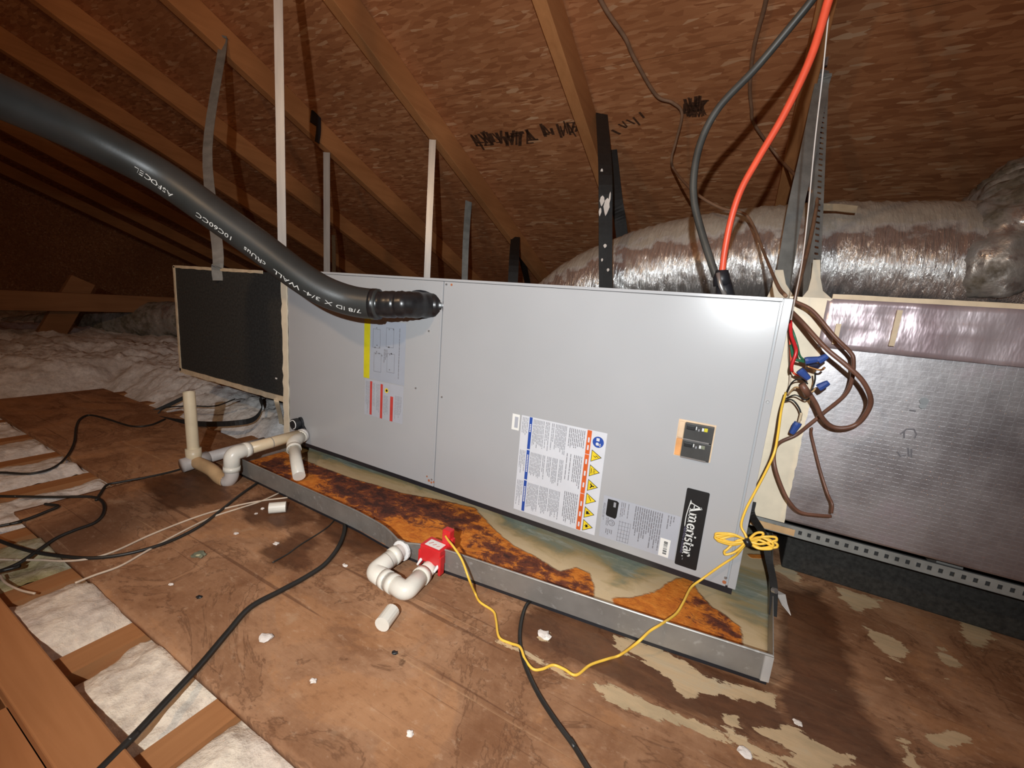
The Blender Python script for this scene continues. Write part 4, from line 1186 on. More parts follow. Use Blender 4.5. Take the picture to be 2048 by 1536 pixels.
# printing on the sleeve (upside down, running away from the cabinet)
acc = [0.0]
for i in range(iw, len(path) - 1): acc.append(acc[-1] + (path[i+1] - path[i]).length)
def on_pipe(s, ang, r):
    i = 0
    while i < len(acc) - 2 and acc[i+1] < s: i += 1
    t = (s - acc[i]) / (acc[i+1] - acc[i]); k = iw + i
    p = path[k].lerp(path[k+1], t); T = (path[k+1] - path[k]).normalized()
    S = T.cross(Vector((0,0,1))).normalized(); Up = S.cross(T).normalized()
    return p + (S * math.cos(ang) + Up * math.sin(ang)) * r
def pipe_text(body, s0, length, hgt, phi):
    tm = text_mesh(body, 1.0)
    w = max(v.co.x for v in tm.vertices)
    vs = [on_pipe(s0 + v.co.x / w * length, math.radians(phi) + v.co.y * hgt / RP, RP + .0003) for v in tm.vertices]
    me = bpy.data.meshes.new('pipe_print'); me.from_pydata([tuple(v) for v in vs], [], [tuple(p.vertices) for p in tm.polygons])
    return link('pipe_print', me, MAT['print_white'], line)
PHI = 203
pipe_text('7/8 ID X 3/4- WALL', .026, .172, .0122, PHI)
pipe_text('cRUus', .214, .048, .0132, PHI)
pipe_text('10C60CC', .285, .070, .0122, PHI)
pipe_text('ASFOCEL', .400, .075, .0122, PHI)

# ------------------------------------------------------------------ hanger straps
XW = (1, 0, 0)
def strap(name, pts, w, t, mat, label, wdir=XW, cat='strap', group='hanger straps', sm=True, holes=False):
    P = smooth_path(pts, 6) if sm else [Vector(p) for p in pts]
    b = MB().ribbon(P, wdir, w, t)
    o = b.build(name, MAT[mat]); tag(o, label, cat, group); return o
cx = Vector((.874, .478, 0))
zr = lambda y: RB - TA * y
strap('hanger_strap', [(-.0065, -.006, .425), (-.007, -.007, .46), (-.010, -.004, .8), (-.0135, -.0005, 1.25), (-.016, .0, DK - .003)], .021, .0012, 'strap_steel', 'tall steel hanger strap rising in front of the pipe from the joint', cx)
pb = (-0.3065,-0.004,0.432)
strap('hanger_strap', [(pb[0] + .002, -.006, pb[2] - .028), (pb[0], -.007, pb[2]), (pb[0] - .012, .004, pb[2] + .06), (-0.5947,0.13,0.8192), (-.745, .27, zr(.27) - .0), (-.7465, .273, zr(.27) + .05)], .030, .0012, 'dull_strap', 'dull steel strap slanting from a rafter to the black plenum', cx)
strap('hanger_strap', [(-.766, .722, -.06), (-.766, .722, .3), (-.7665, .7215, .6), (-.767, .721, zr(.72) - .004)], .030, .0012, 'strap_steel', 'steel hanger strap below the small black hook, second from the tall strap', cx)
strap('hanger_strap', [(-.155, .728, -.06), (-.155, .728, .3), (-.1555, .7275, .6), (-.156, .727, zr(.727) - .004)], .026, .0012, 'strap_steel', 'bright steel hanger strap behind the middle of the air handler', cx)
strap('hanger_strap', [(-0.3979,1.35,0.4043), (-0.3731,1.3,0.7267), (-0.314,1.22,0.9316)], .034, .0012, 'dull_strap', 'dark thin strap in shadow right of the bright middle strap', cx)
strap('hanger_strap', [(-1.183,1.1,0.3398), (-1.184,1.1,0.576), (-1.189,1.1,0.7196)], .022, .0012, 'dull_strap', 'short dull strap just right of the strap below the black hook', cx)
# small black hook on the rafter
b = MB(); b.ribbon([(-0.742,0.6226,1.128), (-0.742,0.6671,1.121)], (0, 0, 1), .05, .006); b.ribbon(smooth_path([(-0.742,0.6596,1.13), (-0.742,0.6594,1.082), (-0.742,0.6516,1.033)], 4), (0, 1, 0), .02, .005)
tag(b.build('strap_hook', MAT['rubber']), 'small black hook nailed on the side of a rafter', 'hook')
# black webbing slung from the rafter round the flexible duct
wx = (0.476,0.871,1.118)
web = [Vector((.4755, wx[1], wx[2] + .02)), Vector((.478, wx[1] - .01, wx[2] - .02)), Vector((0.6012,0.6,0.829)), Vector((0.63,0.575,0.6695)), Vector((0.6442,0.575,0.5564)), Vector((0.6587,0.58,0.4408))]
strap('webbing_strap', web, .040, .0025, 'webbing', 'black webbing strap with paint drips around the silver flexible duct', cx, 'strap', 'webbing')
ws = [o for o in COL.objects if o.name.startswith('webbing_strap')][0]
for P, h, w in (((0.5993,0.582,0.8034), .022, .004), ((0.6074,0.58,0.7791), .012, .003), ((0.6159,0.566,0.7204), .030, .007), ((0.632,0.564,0.703), .050, .009), ((0.6143,0.564,0.6897), .024, .004), ((0.6382,0.564,0.7246), .040, .0025), ((0.6414,0.563,0.5945), .012, .005), ((0.6373,0.563,0.5547), .010, .003), ((0.6589,0.563,0.5268), .010, .004)):
    c = Vector(P)
    b = MB(); b.poly([c + cx*w*math.cos(q*.785) * (1 if math.sin(q*.785) > -.2 else .55) + Vector((0, 0, h/2*math.sin(q*.785))) for q in range(8)], (.1, -.2, 0), .004)
    b.build('paint_drip', MAT['crumb'], ws)
strap('webbing_strap', [(0.4964,0.9611,0.9966), (0.5432,0.95,0.8167), (0.557,0.98,0.7515), (0.5706,1,0.6819)], .045, .0025, 'webbing', 'rear fall of black webbing passing behind the silver duct', cx, 'strap', 'webbing')
strap('webbing_strap', [(-0.1349,1.424,0.7635), (-0.0368,1.25,0.6231), (-0.0136,1.22,0.4244)], .050, .0025, 'webbing', 'black webbing low on the deck left of the silver duct', cx, 'strap', 'webbing')
strap('webbing_strap', [(-0.1649,1.509,0.7722), (-0.2453,1.738,0.6783), (-0.3569,2.065,0.5443)], .040, .0025, 'webbing', 'second fall of the low black webbing, nearest the silver duct', cx, 'strap', 'webbing')
# grey hanger strap and perforated angle on the right rafter
st0 = (1.11,0.715,1.003)
strap('hanger_strap', [Vector((st0[0] + .002, st0[1], st0[2] + .04)), Vector(st0), Vector((1.102,0.58,0.8093)), Vector((1.095,0.5,0.6577)), Vector((1.098, .45, stop + .004))], .036, .0014, 'dull_strap', 'wide grey steel strap from the right rafter to the silver plenum', cx)
pa_ = (1.123,0.66,0.8881)
ang = empty('perforated_angle', (1.14, .5, stop)); tag(ang, 'perforated steel angle hanging beside the wide grey strap', 'hanger')
P0, P1 = Vector((1.113,0.76,1.071)), Vector((1.158,0.42,0.4632))
d = (P1 - P0).normalized(); side = cx - d * cx.dot(d); side.normalize(); nn = d.cross(side).normalized()
b = MB(); Ls = (P1 - P0).length; W = .011
b.bar(P0 + side*W*.72, P1 + side*W*.72, side*W*.28, nn*.0008); b.bar(P0 - side*W*.72, P1 - side*W*.72, side*W*.28, nn*.0008)
s = 0.0
while s < Ls - .01:
    b.bar(P0 + d*s, P0 + d*(s + .010), side*W*.45, nn*.0008); s += .017
b.bar(P0 - side*W - nn*.010, P1 - side*W - nn*.010, side*.0008, nn*.010)
b.build('angle_flange', MAT['dull_strap'], ang)
b = MB(); b.tube([P0 + Vector((0, 0, .01)), P0 + Vector((0, 0, .03))], .004, 8); b.build('nail', MAT['screw'], ang)
# tie-down strap from the cabinet to the pan rim
strap('tie_strap', [(1.0925, .05, .13), (1.0945, .045, .11), (1.119,0.075,0.0686), (1.132,0.065,0.0336), (1.141,0.03,0.0109), (1.1435, -.0, -.02)], .011, .0012, 'webbing', 'thin dark strap from the cabinet corner to the right rim of the pan', (1, .3, 0), 'strap', None)
tb = MB().tube([(1.137,0.004,0.0185), (1.141,0,0.0207)], .004, 8).build('wing_bolt', MAT['screw'], [o for o in COL.objects if o.name.startswith('tie_strap')][0])

# ------------------------------------------------------------------ flexible ducts
def flex(name, ctrl, rad, seed, mat, amp=.016, n=14, seg=120, fl=42):
    P = smooth_path(ctrl, n); k = len(P)
    s = [0.0]
    for i in range(k-1): s.append(s[-1] + (P[i+1] - P[i]).length)
    # resample finely along the length
    m = int(s[-1] / .0085); vs = []; fs = []
    si = np.linspace(0, s[-1], m); N = None
    Pn = [[np.interp(q, s, [p[a] for p in P]) for a in range(3)] for q in si]
    Pn = [Vector(p) for p in Pn]
    th = np.arange(seg) * 2 * math.pi / seg
    SS, TT = np.meshgrid(si, th, indexing='ij')
    cyc = np.stack([np.cos(TT), np.sin(TT)], -1)
    f1 = fbm(SS*fl + seed*5, cyc[...,0]*1.6 + 7, 4, .6); f2 = fbm(SS*fl*.8 + 31, cyc[...,1]*1.6 + seed, 4, .6)
    fold = np.abs(f1 - .5) * 2 + np.abs(f2 - .5) * 2
    big = fbm(SS*5 + seed, cyc[...,0]*1.2 + cyc[...,1]*.7 + 3, 3)
    fine = fbm(SS*140, cyc[...,0]*6 + cyc[...,1]*4, 3)
    R = np.interp(SS, si, np.interp(si, s, [rad if isinstance(rad, (int, float)) else np.interp(q/s[-1], *rad) for q in s]))
    R = R + amp * (.6 - fold) + amp*.9*(big - .5) + amp*.5*(fine - .5)
    for i in range(m):
        T = (Pn[min(i+1, m-1)] - Pn[max(i-1, 0)]).normalized()
        if N is None: N = T.cross(Vector((0,0,1))).normalized()
        N = (N - T*N.dot(T)).normalized(); B = T.cross(N)
        for j in range(seg):
            vs.append(tuple(Pn[i] + (N*math.cos(th[j]) + B*math.sin(th[j])) * float(R[i, j])))
    for i in range(m-1):
        for j in range(seg):
            j2 = (j+1) % seg; fs.append((i*seg+j, i*seg+j2, (i+1)*seg+j2, (i+1)*seg+j))
    fs.append(tuple(range(seg))); fs.append(tuple((m-1)*seg + j for j in range(seg)))
    me = bpy.data.meshes.new(name); me.from_pydata(vs, [], fs)
    bm = bmesh.new(); bm.from_mesh(me); bmesh.ops.recalc_face_normals(bm, faces=bm.faces); bm.to_mesh(me); bm.free()
    return link(name, me, MAT[mat], None, smooth=True)
o = flex('flexible_duct', [(.02, 1.22, .05), (.18, 1.06, .22), (.36, .95, .36), (.56, .88, .475), (.80, .845, .548), (1.10, .83, .583), (1.45, .82, .575), (1.9, .82, .56), (2.4, .84, .56)], ([0, .25, 1], [.13, .165, .172]), 3, 'flex_foil', .0075, 14, 150, 95)
tag(o, 'long silver flexible duct, dusty on top, behind the air handler', 'duct')
o = flex('flexible_duct', [(2.35, .45, 1.02), (1.95, .40, .86), (1.634,0.8707,0.7918), (1.547,0.7513,0.662), (1.519,0.7198,0.5849), (1.524,0.7277,0.5566)], ([0, .5, 1], [.085, .098, .088]), 8, 'dusty_foil', .026, 14, 90, 26)
tag(o, 'crumpled dusty foil duct dropping onto the silver plenum at right', 'duct')
o = flex('flexible_duct', [(-3.805,-0.2725,-0.1817), (-3.175,0.0218,-0.0898), (-2.546,0.3251,0.0465), (-2.194,0.467,0.1096), (-1.875,0.5867,0.1537), (-1.464,0.8118,0.1918)], .105, 5, 'dusty_foil', .012, 14, 60, 20)
tag(o, 'dark flexible duct lying on the insulation at the far left', 'duct')
b = MB(); b.ribbon([(1.154,0.655,0.7078), (1.191,0.655,0.7056), (1.23,0.655,0.6998)], (0, .5, 1), .020, .002)
tp = b.build('tape_patch', MAT['tape_tan'], [q for q in COL.objects if q.name == 'flexible_duct'][0])

# ------------------------------------------------------------------ cables
def cable(name, pts, r, mat, label, cat='cable', group=None, n=8, seg=8, parent=None):
    P_ = smooth_path(pts, n)
    if isinstance(r, tuple): r = [r[0] + (r[1] - r[0]) * i / (len(P_) - 1) for i in range(len(P_))]
    b = MB().tube(P_, r, seg); o = b.build(name, MAT[mat], parent, smooth=True)
    if parent is None: tag(o, label, cat, group)
    return o
power = cable('power_cable', [(1.08,0.3098,1.279), (1.067,-0.075,0.8479), (1.066,-0.06,0.8034), (1.062,-0.045,0.7791), (1.056,-0.01,0.7382), (1.039,0.02,0.6896), (1.015,0.045,0.6398), (0.9995,0.06,0.6036), (0.9922,0.07,0.5627), (0.9905,0.075,0.5184), (0.992,0.075,0.4814)], .0050, 'red_cable', 'orange-red power cable dropping to the top of the air handler')
cable('power_cable', [(1.11,0.4303,1.229), (1.078,0.1,0.9361), (1.058,0.1,0.8878), (1.047,0.1,0.8659), (1.023,0.11,0.8382), (0.9872,0.12,0.7968), (0.9449,0.12,0.7498), (0.9254,0.12,0.7046), (0.9212,0.115,0.6529), (0.9283,0.11,0.6038), (0.9477,0.1,0.5535), (0.9744,0.085,0.496), (0.9895,0.08,0.4676)], .0060, 'grey_black_cable', 'black power cable arching down beside the orange-red one')
b = MB(); b.tube([(0.991,0.075,0.4876), (0.9922,0.076,0.4753), ((0.9945,0.078,0.4646))], [.009, .0125, .0135], 12); b.tube([(0.9947,0.078,0.4724), ((1.004,0.08,0.4415))], [.011, .015], 12)
bt_ = b.build('cable_boot', MAT['rubber'], None, smooth=True); tag(bt_, 'black rubber cable boot on the top edge of the air handler', 'connector')
MB().tube([(0.9866,0.066,0.4819), (0.9931,0.064,0.4634), (1.002,0.062,0.4483)], .0035, 8).build('metal_clamp', MAT['screw'], bt_, smooth=True)
cable('thermostat_cable', [(0.4994,0.2081,1.316), (0.5377,0.3528,1.256), (0.5613,0.4409,1.218), (0.5833,0.5188,1.187), (0.6194,0.5932,1.154), (0.6342,0.6513,1.13), (0.6805,0.7766,1.079), (0.7267,0.8098,1.065), (0.7535,0.8469,1.044), (0.7354,0.907,0.9864), (0.7229,0.9385,0.9411), (0.7355,0.9641,0.909), (0.8453,0.72,0.7721), (0.9243,0.66,0.7145), (0.984,0.62,0.6901), (1.014,0.58,0.652), (1.051,0.45,0.562), (1.076,0.2,0.4779), (1.085,0.09,0.4535)], (.0062, .0030), 'dusty_brown_cable', 'thin brown cable wandering down the roof deck above the duct', group='brown cables')
cable('thermostat_cable', [(0.9638,0.3219,1.27), (0.9632,0.453,1.215), (0.9602,0.5304,1.182), (0.9565,0.5901,1.157), (0.9412,0.6865,1.118), (0.9397,0.791,1.075), (0.9493,0.8621,1.044), (0.9643,0.9177,1.014), (1.05,1.019,0.9407), (1.111,0.62,0.7527), (1.135,0.56,0.7082), (1.135,0.5,0.6568), (1.127,0.4,0.5769), (1.108,0.2,0.488), (1.096,0.07,0.4429)], (.0062, .0030), 'dusty_brown_cable', 'thin brown cable passing behind the orange-red cable to the plenum corner', group='brown cables')
cable('control_wire', [(1.13, -.06, deck_z(-.06) - .002), (1.065,0,0.815), (1.067,0.01,0.7932), (1.074,0.03,0.734), (1.081,0.05,0.6618), (1.09,0.06,0.5726), (1.095,0.06,0.5038), (1.094,0.04,0.4458), (1.093,0.02,0.4171)], .0009, 'pvc_grey', 'fine pale wire hanging straight down past the cabinet corner')
# brown cables looping in front of the foil plenum
cable('thermostat_cable', [(1.097,0.07,0.4451), (1.12,0.06,0.4327), (1.15,0.05,0.3999), (1.172,0.05,0.3798), (1.178,0.05,0.3679), (1.182,0.055,0.3409), (1.179,0.06,0.3178), (1.163,0.07,0.289), (1.147,0.075,0.2628), (1.134,0.08,0.2428), (1.115,0.075,0.2273), (1.109,0.06,0.2133), (1.113,0.05,0.1927), (1.127,0.05,0.1635), (1.14,0.05,0.1443), (1.157,0.055,0.1303), (1.18,0.06,0.1306), (1.197,0.065,0.1324)], .0027, 'brown_cable', 'outer brown cable looping down in front of the silver plenum', group='brown cables')
cable('thermostat_cable', [(1.095,0.06,0.4293), (1.109,0.045,0.4151), (1.14,0.03,0.3833), (1.165,0.025,0.364), (1.186,0.025,0.3464), (1.2,0.03,0.3261), (1.205,0.04,0.3077), (1.2,0.05,0.2831), (1.186,0.05,0.272), (1.17,0.05,0.2715), (1.156,0.045,0.2833), (1.145,0.04,0.3015), (1.133,0.035,0.3172), (1.126,0.03,0.3255)], .0032, 'brown_cable', 'thicker brown sheathed cable curling back to the wire connectors', group='brown cables')
cable('thermostat_cable', [(1.196,0.06,0.1392), (1.194,0.06,0.1532), (1.187,0.07,0.1658), (1.174,0.08,0.1953), (1.16,0.085,0.2312), (1.154,0.085,0.2475), (1.152,0.08,0.2581)], .0019, 'brown_cable', 'thin brown cable end standing up at the bottom of the loop', group='brown cables')

# control wire bundle with twist-on connectors at the cabinet corner
cw = empty('control_wiring', (1.10, .05, .3)); tag(cw, 'loose bundle of coloured control wires with blue twist-on connectors', 'wiring')
def wire(pts, mat, r=.0016, name='wire'): cable(name, pts, r, mat, None, parent=cw, n=5, seg=6)
wire([(1.095,0.06,0.4175), (1.099,0.05,0.3959), (1.105,0.04,0.3823), (1.108,0.035,0.372), (1.106,0.035,0.3535), (1.108,0.04,0.3444)], 'red_plastic', .0026)
wire([(1.097,0.07,0.4102), (1.103,0.06,0.3975), (1.11,0.06,0.3819), (1.115,0.05,0.3668), (1.122,0.04,0.3612)], 'green_wire')
wire([(1.102,0.06,0.381), (1.108,0.05,0.3629), (1.118,0.045,0.3602), (1.123,0.04,0.3597)], 'green_wire', .0022)
wire([(1.097,0.07,0.4027), (1.103,0.06,0.3736), (1.109,0.05,0.345), (1.116,0.045,0.3391), (1.119,0.04,0.3401)], 'red_cable')
wire([(1.097,0.08,0.4139), (1.103,0.08,0.3724), (1.112,0.08,0.3268), (1.111,0.075,0.2957)], 'white_cable')
wire([(1.112,0.07,0.3045), (1.117,0.05,0.3198), (1.126,0.04,0.3205), (1.137,0.045,0.3171), (1.142,0.05,0.3233)], 'pvc_tan', .0014)
wire([(1.109,0.07,0.3), (1.112,0.05,0.3266), (1.122,0.045,0.334), (1.131,0.045,0.3281)], 'ink_black', .0011)
wire([(1.108,0.07,0.2959), (1.12,0.06,0.3074), (1.135,0.06,0.3024), (1.139,0.05,0.3124)], 'ink_black', .0011)
wire([(1.11,0.07,0.2946), (1.118,0.06,0.2993), (1.128,0.06,0.2895), (1.133,0.06,0.2772), (1.132,0.06,0.2661)], 'ink_black', .0012)
wire([(1.136,0.04,0.3463), (1.139,0.05,0.3347), (1.138,0.05,0.3196), (1.132,0.04,0.3126)], 'ink_black', .0011)
wire([(1.133,0.06,0.2709), (1.132,0.055,0.2827), (1.132,0.06,0.2661)], 'mastic', .0018)
wire([(1.124,0.04,0.354), (1.141,0.04,0.3507), (1.145,0.035,0.3554)], 'copper', .0016)
for P, mt in ((([(1.12,0.03,0.3617), (1.137,0.03,0.3668)]), 'blue_nut'), (([(1.124,0.045,0.3551), (1.139,0.045,0.3558)]), 'navy_nut'), (([(1.135,0.03,0.3637), (1.144,0.03,0.3719)]), 'blue_nut'), (([(1.115,0.025,0.3484), (1.128,0.025,0.3381)]), 'blue_nut'), (([(1.142,0.03,0.326), (1.152,0.03,0.3355)]), 'blue_nut'), (([(1.13,0.05,0.2686), (1.125,0.05,0.2511)]), 'blue_nut')):
    p, q = Vector(P[0]), Vector(P[1]); q = p + (q - p) * 1.05
    b = MB(); b.tube([p, p.lerp(q, .2), p.lerp(q, .85), q], [.0052, .0056, .0042, .0034], 9)
    b.build('wire_connector', MAT[mt], cw)
b = MB(); b.tube([(1.122,0.03,0.3285), (1.133,0.035,0.3135)], [.0046, .0052], 10); b.build('sheath_collar', MAT['brown_cable'], cw, smooth=True)

# yellow low-voltage wire from the cabinet to the float switch, bundled in a bow half way
yw = empty('yellow_wire', (1.07, -.02, .0)); tag(yw, 'yellow low-voltage wire tied in a bow and running to the red switch', 'wire')
RY = .0018
def ycab(pts, name='wire_run', r=RY): return cable(name, pts, r, 'yellow_wire', None, parent=yw, n=6, seg=8)
ycab([(1.107,0.05,0.3105), (1.104,0.03,0.2865), (1.104,0.01,0.2565), (1.103,-0.004,0.2297), (1.097,-0.005,0.198), (1.089,-0.006,0.1651), (1.082,-0.008,0.1359), (1.08,-0.01,0.1116), (1.087,-0.014,0.1012), (1.091,-0.018,0.095)])
ycab([(1.091,-0.018,0.0934), (1.085,-0.018,0.0766), (1.08,-0.012,0.0614), (1.063,-0.012,0.0379), (1.042,-0.016,0.0095), (1.029,-0.035,0.0003), (1.023,-0.08,0.0004), (1.017,-0.11,-0.0009), (1.003,-0.148,0.0029), (0.992,-0.165,-0.0008), (0.9811,-0.185,-0.0088), (0.9608,-0.1771,-0.0445), (0.9482,-0.1932,-0.0445), (0.9315,-0.2157,-0.0445), (0.9213,-0.2405,-0.0445), (0.905,-0.2405,-0.0445), (0.8906,-0.2427,-0.0445), (0.8817,-0.2559,-0.0445), (0.8715,-0.2626,-0.0445), (0.8569,-0.2569,-0.042), (0.8432,-0.2452,-0.04), (0.8267,-0.2422,-0.0445), (0.8089,-0.2414,-0.0445), (0.7891,-0.2163,-0.0445), (0.776,-0.2031,-0.0445), (0.7494,-0.1979,-0.0445), (0.7335,-0.188,-0.042), (0.7312,-0.205,-0.0084), (0.7098,-0.195,0.01), (0.6886,-0.188,0.0201), (0.6677,-0.176,0.0199), (0.6565,-0.168,0.0193)])
K = Vector((1.091,-0.02,0.0944))
r = random.Random(2)
def bow(dx, dz, spread, n):
    for k in range(n):
        a = r.uniform(-spread, spread); L = r.uniform(.82, 1.05); yy_ = r.uniform(-.010, .004)
        tip = K + Vector((dx*L, yy_, (dz + a)*L)); up = Vector((0, 0, .006 + .002*r.random()))
        ycab([K, K + (tip-K)*.5 + up + Vector((0, r.uniform(-.004, .004), 0)), tip + up*.5, tip + Vector((dx*.10, 0, 0)), tip - up*.5, K + (tip-K)*.5 - up, K], 'wire_loop')
bow(-.037, -.011, .008, 4); bow(.033, .010, .008, 4); bow(-.024, -.026, .003, 1); bow(.016, .017, .002, 1)
MB().tube([K + Vector((-.003, -.004, .004)), K + Vector((.003, -.005, -.004))], .005, 8).build('tie_wrap', MAT['ink_black'], yw, smooth=True)

# dark and pale cables strewn on the floor
FC = 'black cables on the floor'
def fc(pts, r, label, mat='black_cable', group=FC):
    pts = [Vector(p) for p in pts]
    def off(p):      # runs on past the edge of what is seen
        q = p - CAM_POS; z = q.dot(CAM_F); return z < .05 or abs(q.dot(CAM_R) / z) > 1.21 or q.dot(CAM_U) / z < -.91
    if off(pts[0]): pts.insert(0, pts[0] + (pts[0] - pts[1]).normalized() * .45)
    if off(pts[-1]): pts.append(pts[-1] + (pts[-1] - pts[-2]).normalized() * .45)
    cable('floor_cable', pts, r, mat, label, 'cable', group)
fc([(0.4061,-0.1598,-0.043), (0.4351,-0.1866,-0.043), (0.4661,-0.2258,-0.043), (0.4879,-0.2698,-0.043), (0.4922,-0.3099,-0.043), (0.4903,-0.3502,-0.043), (0.4888,-0.3937,-0.043), (0.5101,-0.4351,-0.043), (0.5351,-0.4793,-0.043), (0.556,-0.5232,-0.043), (0.5733,-0.5595,-0.043), (0.5869,-0.5931,-0.043)], .0038, 'heavy black cable running from the pan across the floor to the bottom left')
fc([(0.8149,-0.1424,-0.044), (0.8125,-0.1658,-0.044), (0.822,-0.2006,-0.044), (0.8379,-0.2343,-0.044), (0.8604,-0.2633,-0.044), (0.8908,-0.2901,-0.044), (0.9221,-0.3104,-0.044), (0.9519,-0.3268,-0.044), (0.9798,-0.3459,-0.044)], .0028, 'black cable running from the pan straight to the bottom edge')
fc([(-0.0441,-0.5353,-0.044), (0.0196,-0.5264,-0.044), (0.0909,-0.5099,-0.044), (0.1422,-0.4897,-0.044), (0.183,-0.4669,-0.044), (0.2084,-0.4385,-0.044), (0.222,-0.4038,-0.044), (0.2235,-0.3685,-0.044), (0.2109,-0.3232,-0.044), (0.1816,-0.2734,-0.044), (0.1433,-0.2133,-0.044), (0.1083,-0.1487,-0.044)], .0027, 'black cable sagging in a long curve over the open joists to the pan')
fc([(-0.3563,-0.4683,-0.0435), (-0.3283,-0.4486,-0.0435), (-0.2841,-0.419,-0.0435), (-0.2893,-0.3828,-0.0435), (-0.3455,-0.3448,-0.0435), (-0.4568,-0.2981,-0.0435), (-0.6001,-0.252,-0.0435), (-0.689,-0.2169,-0.0435), (-0.7204,-0.1844,-0.0435), (-0.641,-0.1689,-0.0435), (-0.5212,-0.1552,-0.0435), (-0.4976,-0.118,-0.0435), (-0.5357,-0.0635,-0.0435)], .0026, 'black cable with a tight S bend near the insulation heap')
fc([(-0.2086,-0.4974,-0.044), (-0.1608,-0.4624,-0.044), (-0.112,-0.4267,-0.044), (-0.0741,-0.394,-0.044), (-0.0461,-0.3832,-0.044), (-0.0061,-0.3873,-0.044), (0.0337,-0.4019,-0.044), (0.0597,-0.4215,-0.044), (0.0651,-0.4497,-0.044), (0.0732,-0.4737,-0.044), (0.0952,-0.4999,-0.044), (0.1192,-0.5273,-0.044), (0.1252,-0.5488,-0.044), (0.1201,-0.5668,-0.044)], .0027, 'black cable folding back on itself over the open joists')
fc([(-0.0898,-0.2054,-0.044), (-0.0869,-0.2426,-0.044), (-0.0927,-0.2881,-0.044), (-0.1038,-0.3283,-0.044), (-0.1056,-0.3495,-0.044), (-0.0665,-0.3736,-0.044), (-0.0413,-0.3878,-0.044)], .0024, 'short black cable from the condensate trap to the folded cable')
fc([(-0.0457,-0.5294,-0.0435), (-0.0378,-0.5027,-0.0435), (-0.0402,-0.4781,-0.0435), (-0.0506,-0.4532,-0.0435), (-0.0611,-0.4363,-0.0435), (-0.0878,-0.4468,-0.0435)], .0026, 'black cable end lying on the insulation at the left edge')
fc([(0.3879,-0.1057,-0.0455), (0.3466,-0.1094,-0.0455), (0.3892,-0.1813,-0.0455), (0.4042,-0.2563,-0.0455), (0.4115,-0.285,-0.0455), (0.4138,-0.3132,-0.0455)], .0012, 'thin dark cord fallen in a kink near the pan front')
fc([(0.0671,-0.5518,-0.045), (0.1033,-0.5289,-0.045), (0.131,-0.509,-0.045), (0.1623,-0.4897,-0.045), (0.1827,-0.4669,-0.045), (0.1877,-0.4377,-0.045), (0.1759,-0.3856,-0.045), (0.1701,-0.329,-0.045), (0.1715,-0.2865,-0.045), (0.1813,-0.2446,-0.045), (0.1982,-0.2033,-0.045), (0.2265,-0.1602,-0.045)], .0017, 'upper of two thin pale wires crossing the floor to the pan', 'white_cable', 'pale wires on the floor')
fc([(0.2389,-0.5008,-0.045), (0.2382,-0.4786,-0.045), (0.2403,-0.4498,-0.045), (0.2269,-0.4127,-0.045), (0.2119,-0.371,-0.045), (0.1987,-0.3257,-0.045), (0.1923,-0.2881,-0.045), (0.1968,-0.2434,-0.045), (0.2003,-0.2045,-0.045), (0.1937,-0.1582,-0.045)], .0017, 'lower of two thin pale wires crossing the floor to the pan', 'white_cable', 'pale wires on the floor')
fc([(0.1298,-0.5501,-0.048), (0.1579,-0.5513,-0.048), (0.1951,-0.5452,-0.048), (0.2202,-0.5368,-0.048)], .0015, 'short pale wire end on the yellowed insulation', 'white_cable', 'pale wires on the floor')
# black webbing looped on the insulation below the plenum
lo = [(-0.331,0.12,0.0348), (-0.2883,0.1,0.0123), (-0.2485,0.05,-0.008), (-0.2604,0,-0.0127), (-0.3677,-0.03,-0.032), (-0.5045,-0.05,-0.0465), (-0.6743,-0.06,-0.0621)]
b = MB(); b.ribbon(smooth_path(lo, 6), (0, .2, 1), .016, .002)
b.ribbon(smooth_path([(-0.6944,-0.055,-0.0636), (-0.6736,-0.02,-0.045), (-0.6616,0.02,-0.0247), (-0.6529,0.06,-0.0042)], 6), (0, .2, 1), .013, .002)
b.ribbon(smooth_path([(-0.6293,-0.05,-0.0551), (-0.6131,-0.03,-0.0281), (-0.5172,0,-0.0084), (-0.4266,0.03,0.0035), (-0.3661,0.06,0.0329)], 6), (0, .2, 1), .004, .002)
o = b.build('webbing_strap', MAT['webbing']); tag(o, 'black webbing looped on the insulation behind the standpipe', 'strap', 'webbing')
strap('hanger_strap', [(-0.0507,-0.004,0.103), (-0.0437,-0.006,0.0906), (-0.0872,0.03,0.041), (-0.1118,0.05,0.0047)], .012, .0015, 'mastic', 'short pale strap tail hanging from the plenum bottom edge', cx)

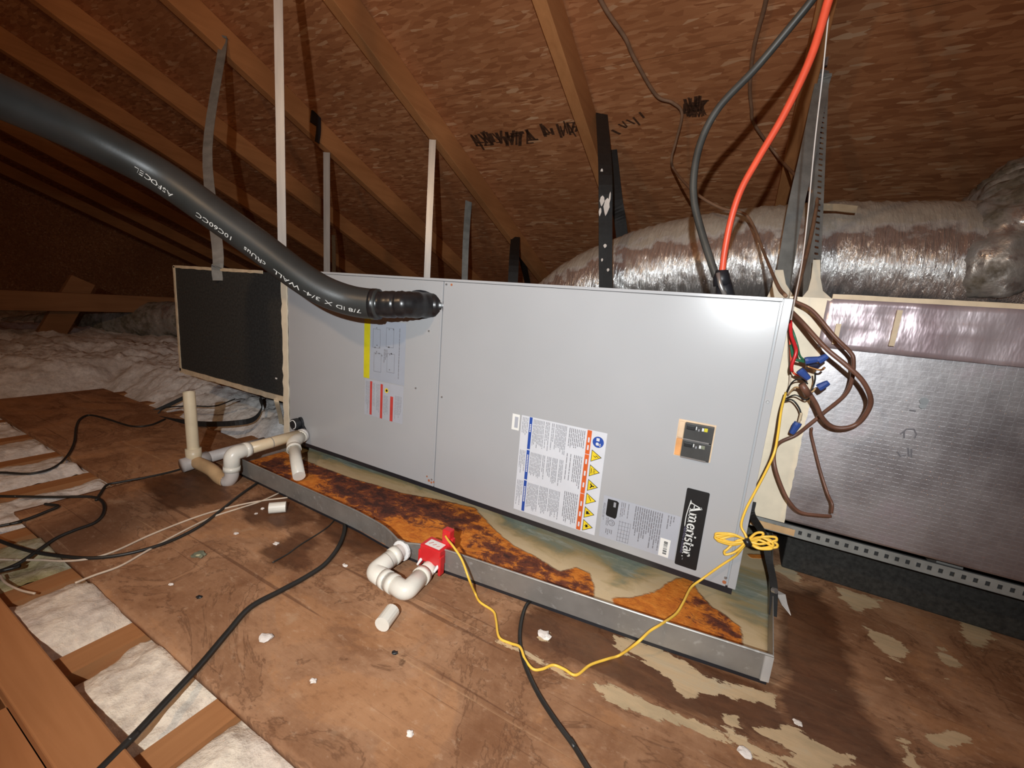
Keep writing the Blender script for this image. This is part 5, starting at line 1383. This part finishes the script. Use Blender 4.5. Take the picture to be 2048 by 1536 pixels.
# ------------------------------------------------------------------ litter on the plywood
def crumb(P, s, label, mat='crumb', name='insulation_crumb', group='white crumbs on the floor', flat=.5, n=2):
    r = random.Random(int(P[0]*9999)); b = bmesh.new()
    bmesh.ops.create_icosphere(b, subdivisions=n, radius=1.0)
    for v in b.verts:
        k = 1 + r.uniform(-.35, .35); v.co = Vector((v.co.x*s*k*1.25, v.co.y*s*k, max(v.co.z, -.55)*s*flat*k))
    zmin = min(v.co.z for v in b.verts)
    for v in b.verts: v.co += Vector((P[0], P[1], FLOOR - zmin))
    me = bpy.data.meshes.new(name); b.to_mesh(me); b.free()
    o = link(name, me, MAT[mat]); tag(o, label, 'debris', group); return o
crumb((0.5557,-0.4123,-0.047), .0065, 'white crumb of insulation lying alone in the open plywood at lower left')
crumb((0.8595,-0.2018,-0.047), .0070, 'white scrap on the dark wet stain below the pan')
crumb((0.3464,-0.4276,-0.047), .0028, 'tiny white crumb beside the edge of the open joists')
crumb((0.6598,-0.4198,-0.047), .0035, 'pale crumb on the plywood near the bottom centre-left')
crumb((0.282,-0.2985,-0.047), .0035, 'pale crumb between the two thin wires and the pan')
crumb((0.3668,-0.2768,-0.047), .0040, 'pale crumb just left of the kinked thin cord')
crumb((0.5137,-0.2508,-0.047), .0035, 'pinkish crumb left of the U-shaped drain')
crumb((0.2306,-0.2178,-0.047), .0035, 'pale crumb touching the left pipe off-cut')
crumb((0.2401,-0.2368,-0.047), .0028, 'smaller pale crumb near the left pipe off-cut')
crumb((1.111,-0.231,-0.047), .0055, 'pale flake near the bottom edge right of centre')
crumb((1.166,-0.156,-0.047), .0040, 'pale flake on the dark plywood right of the pan corner')
crumb((0.7963,-0.4063,-0.047), .0035, 'pale crumb at the bottom centre of the floor')
crumb((0.3018,-0.3686,-0.047), .0085, 'small grey-green foil wad on the plywood', 'greenish_foil', 'foil_wad', None, .4)
crumb((0.7096,-0.338,-0.047), .0032, 'tiny dark pellet on the plywood below the pipe off-cut', 'ink_black', 'dark_pellet', None, .5)
crumb((0.4069,-0.4191,-0.047), .0032, 'tiny dark pellet left of the heavy black cable', 'ink_black', 'dark_pellet', None, .5)
leaf = MB(); P = Vector((1.159,0.091,-0.04))
leaf.poly([P + Vector(q) for q in ((0, .02, 0), (.010, .008, .004), (.012, -.012, 0), (.016, -.034, -.004), (.004, -.018, 0), (-.002, 0, .003))], (.2, .1, 1), .0012)
o = leaf.build('wood_chip', MAT['crumb']); tag(o, 'curled pale chip beside the right rim of the pan', 'debris')
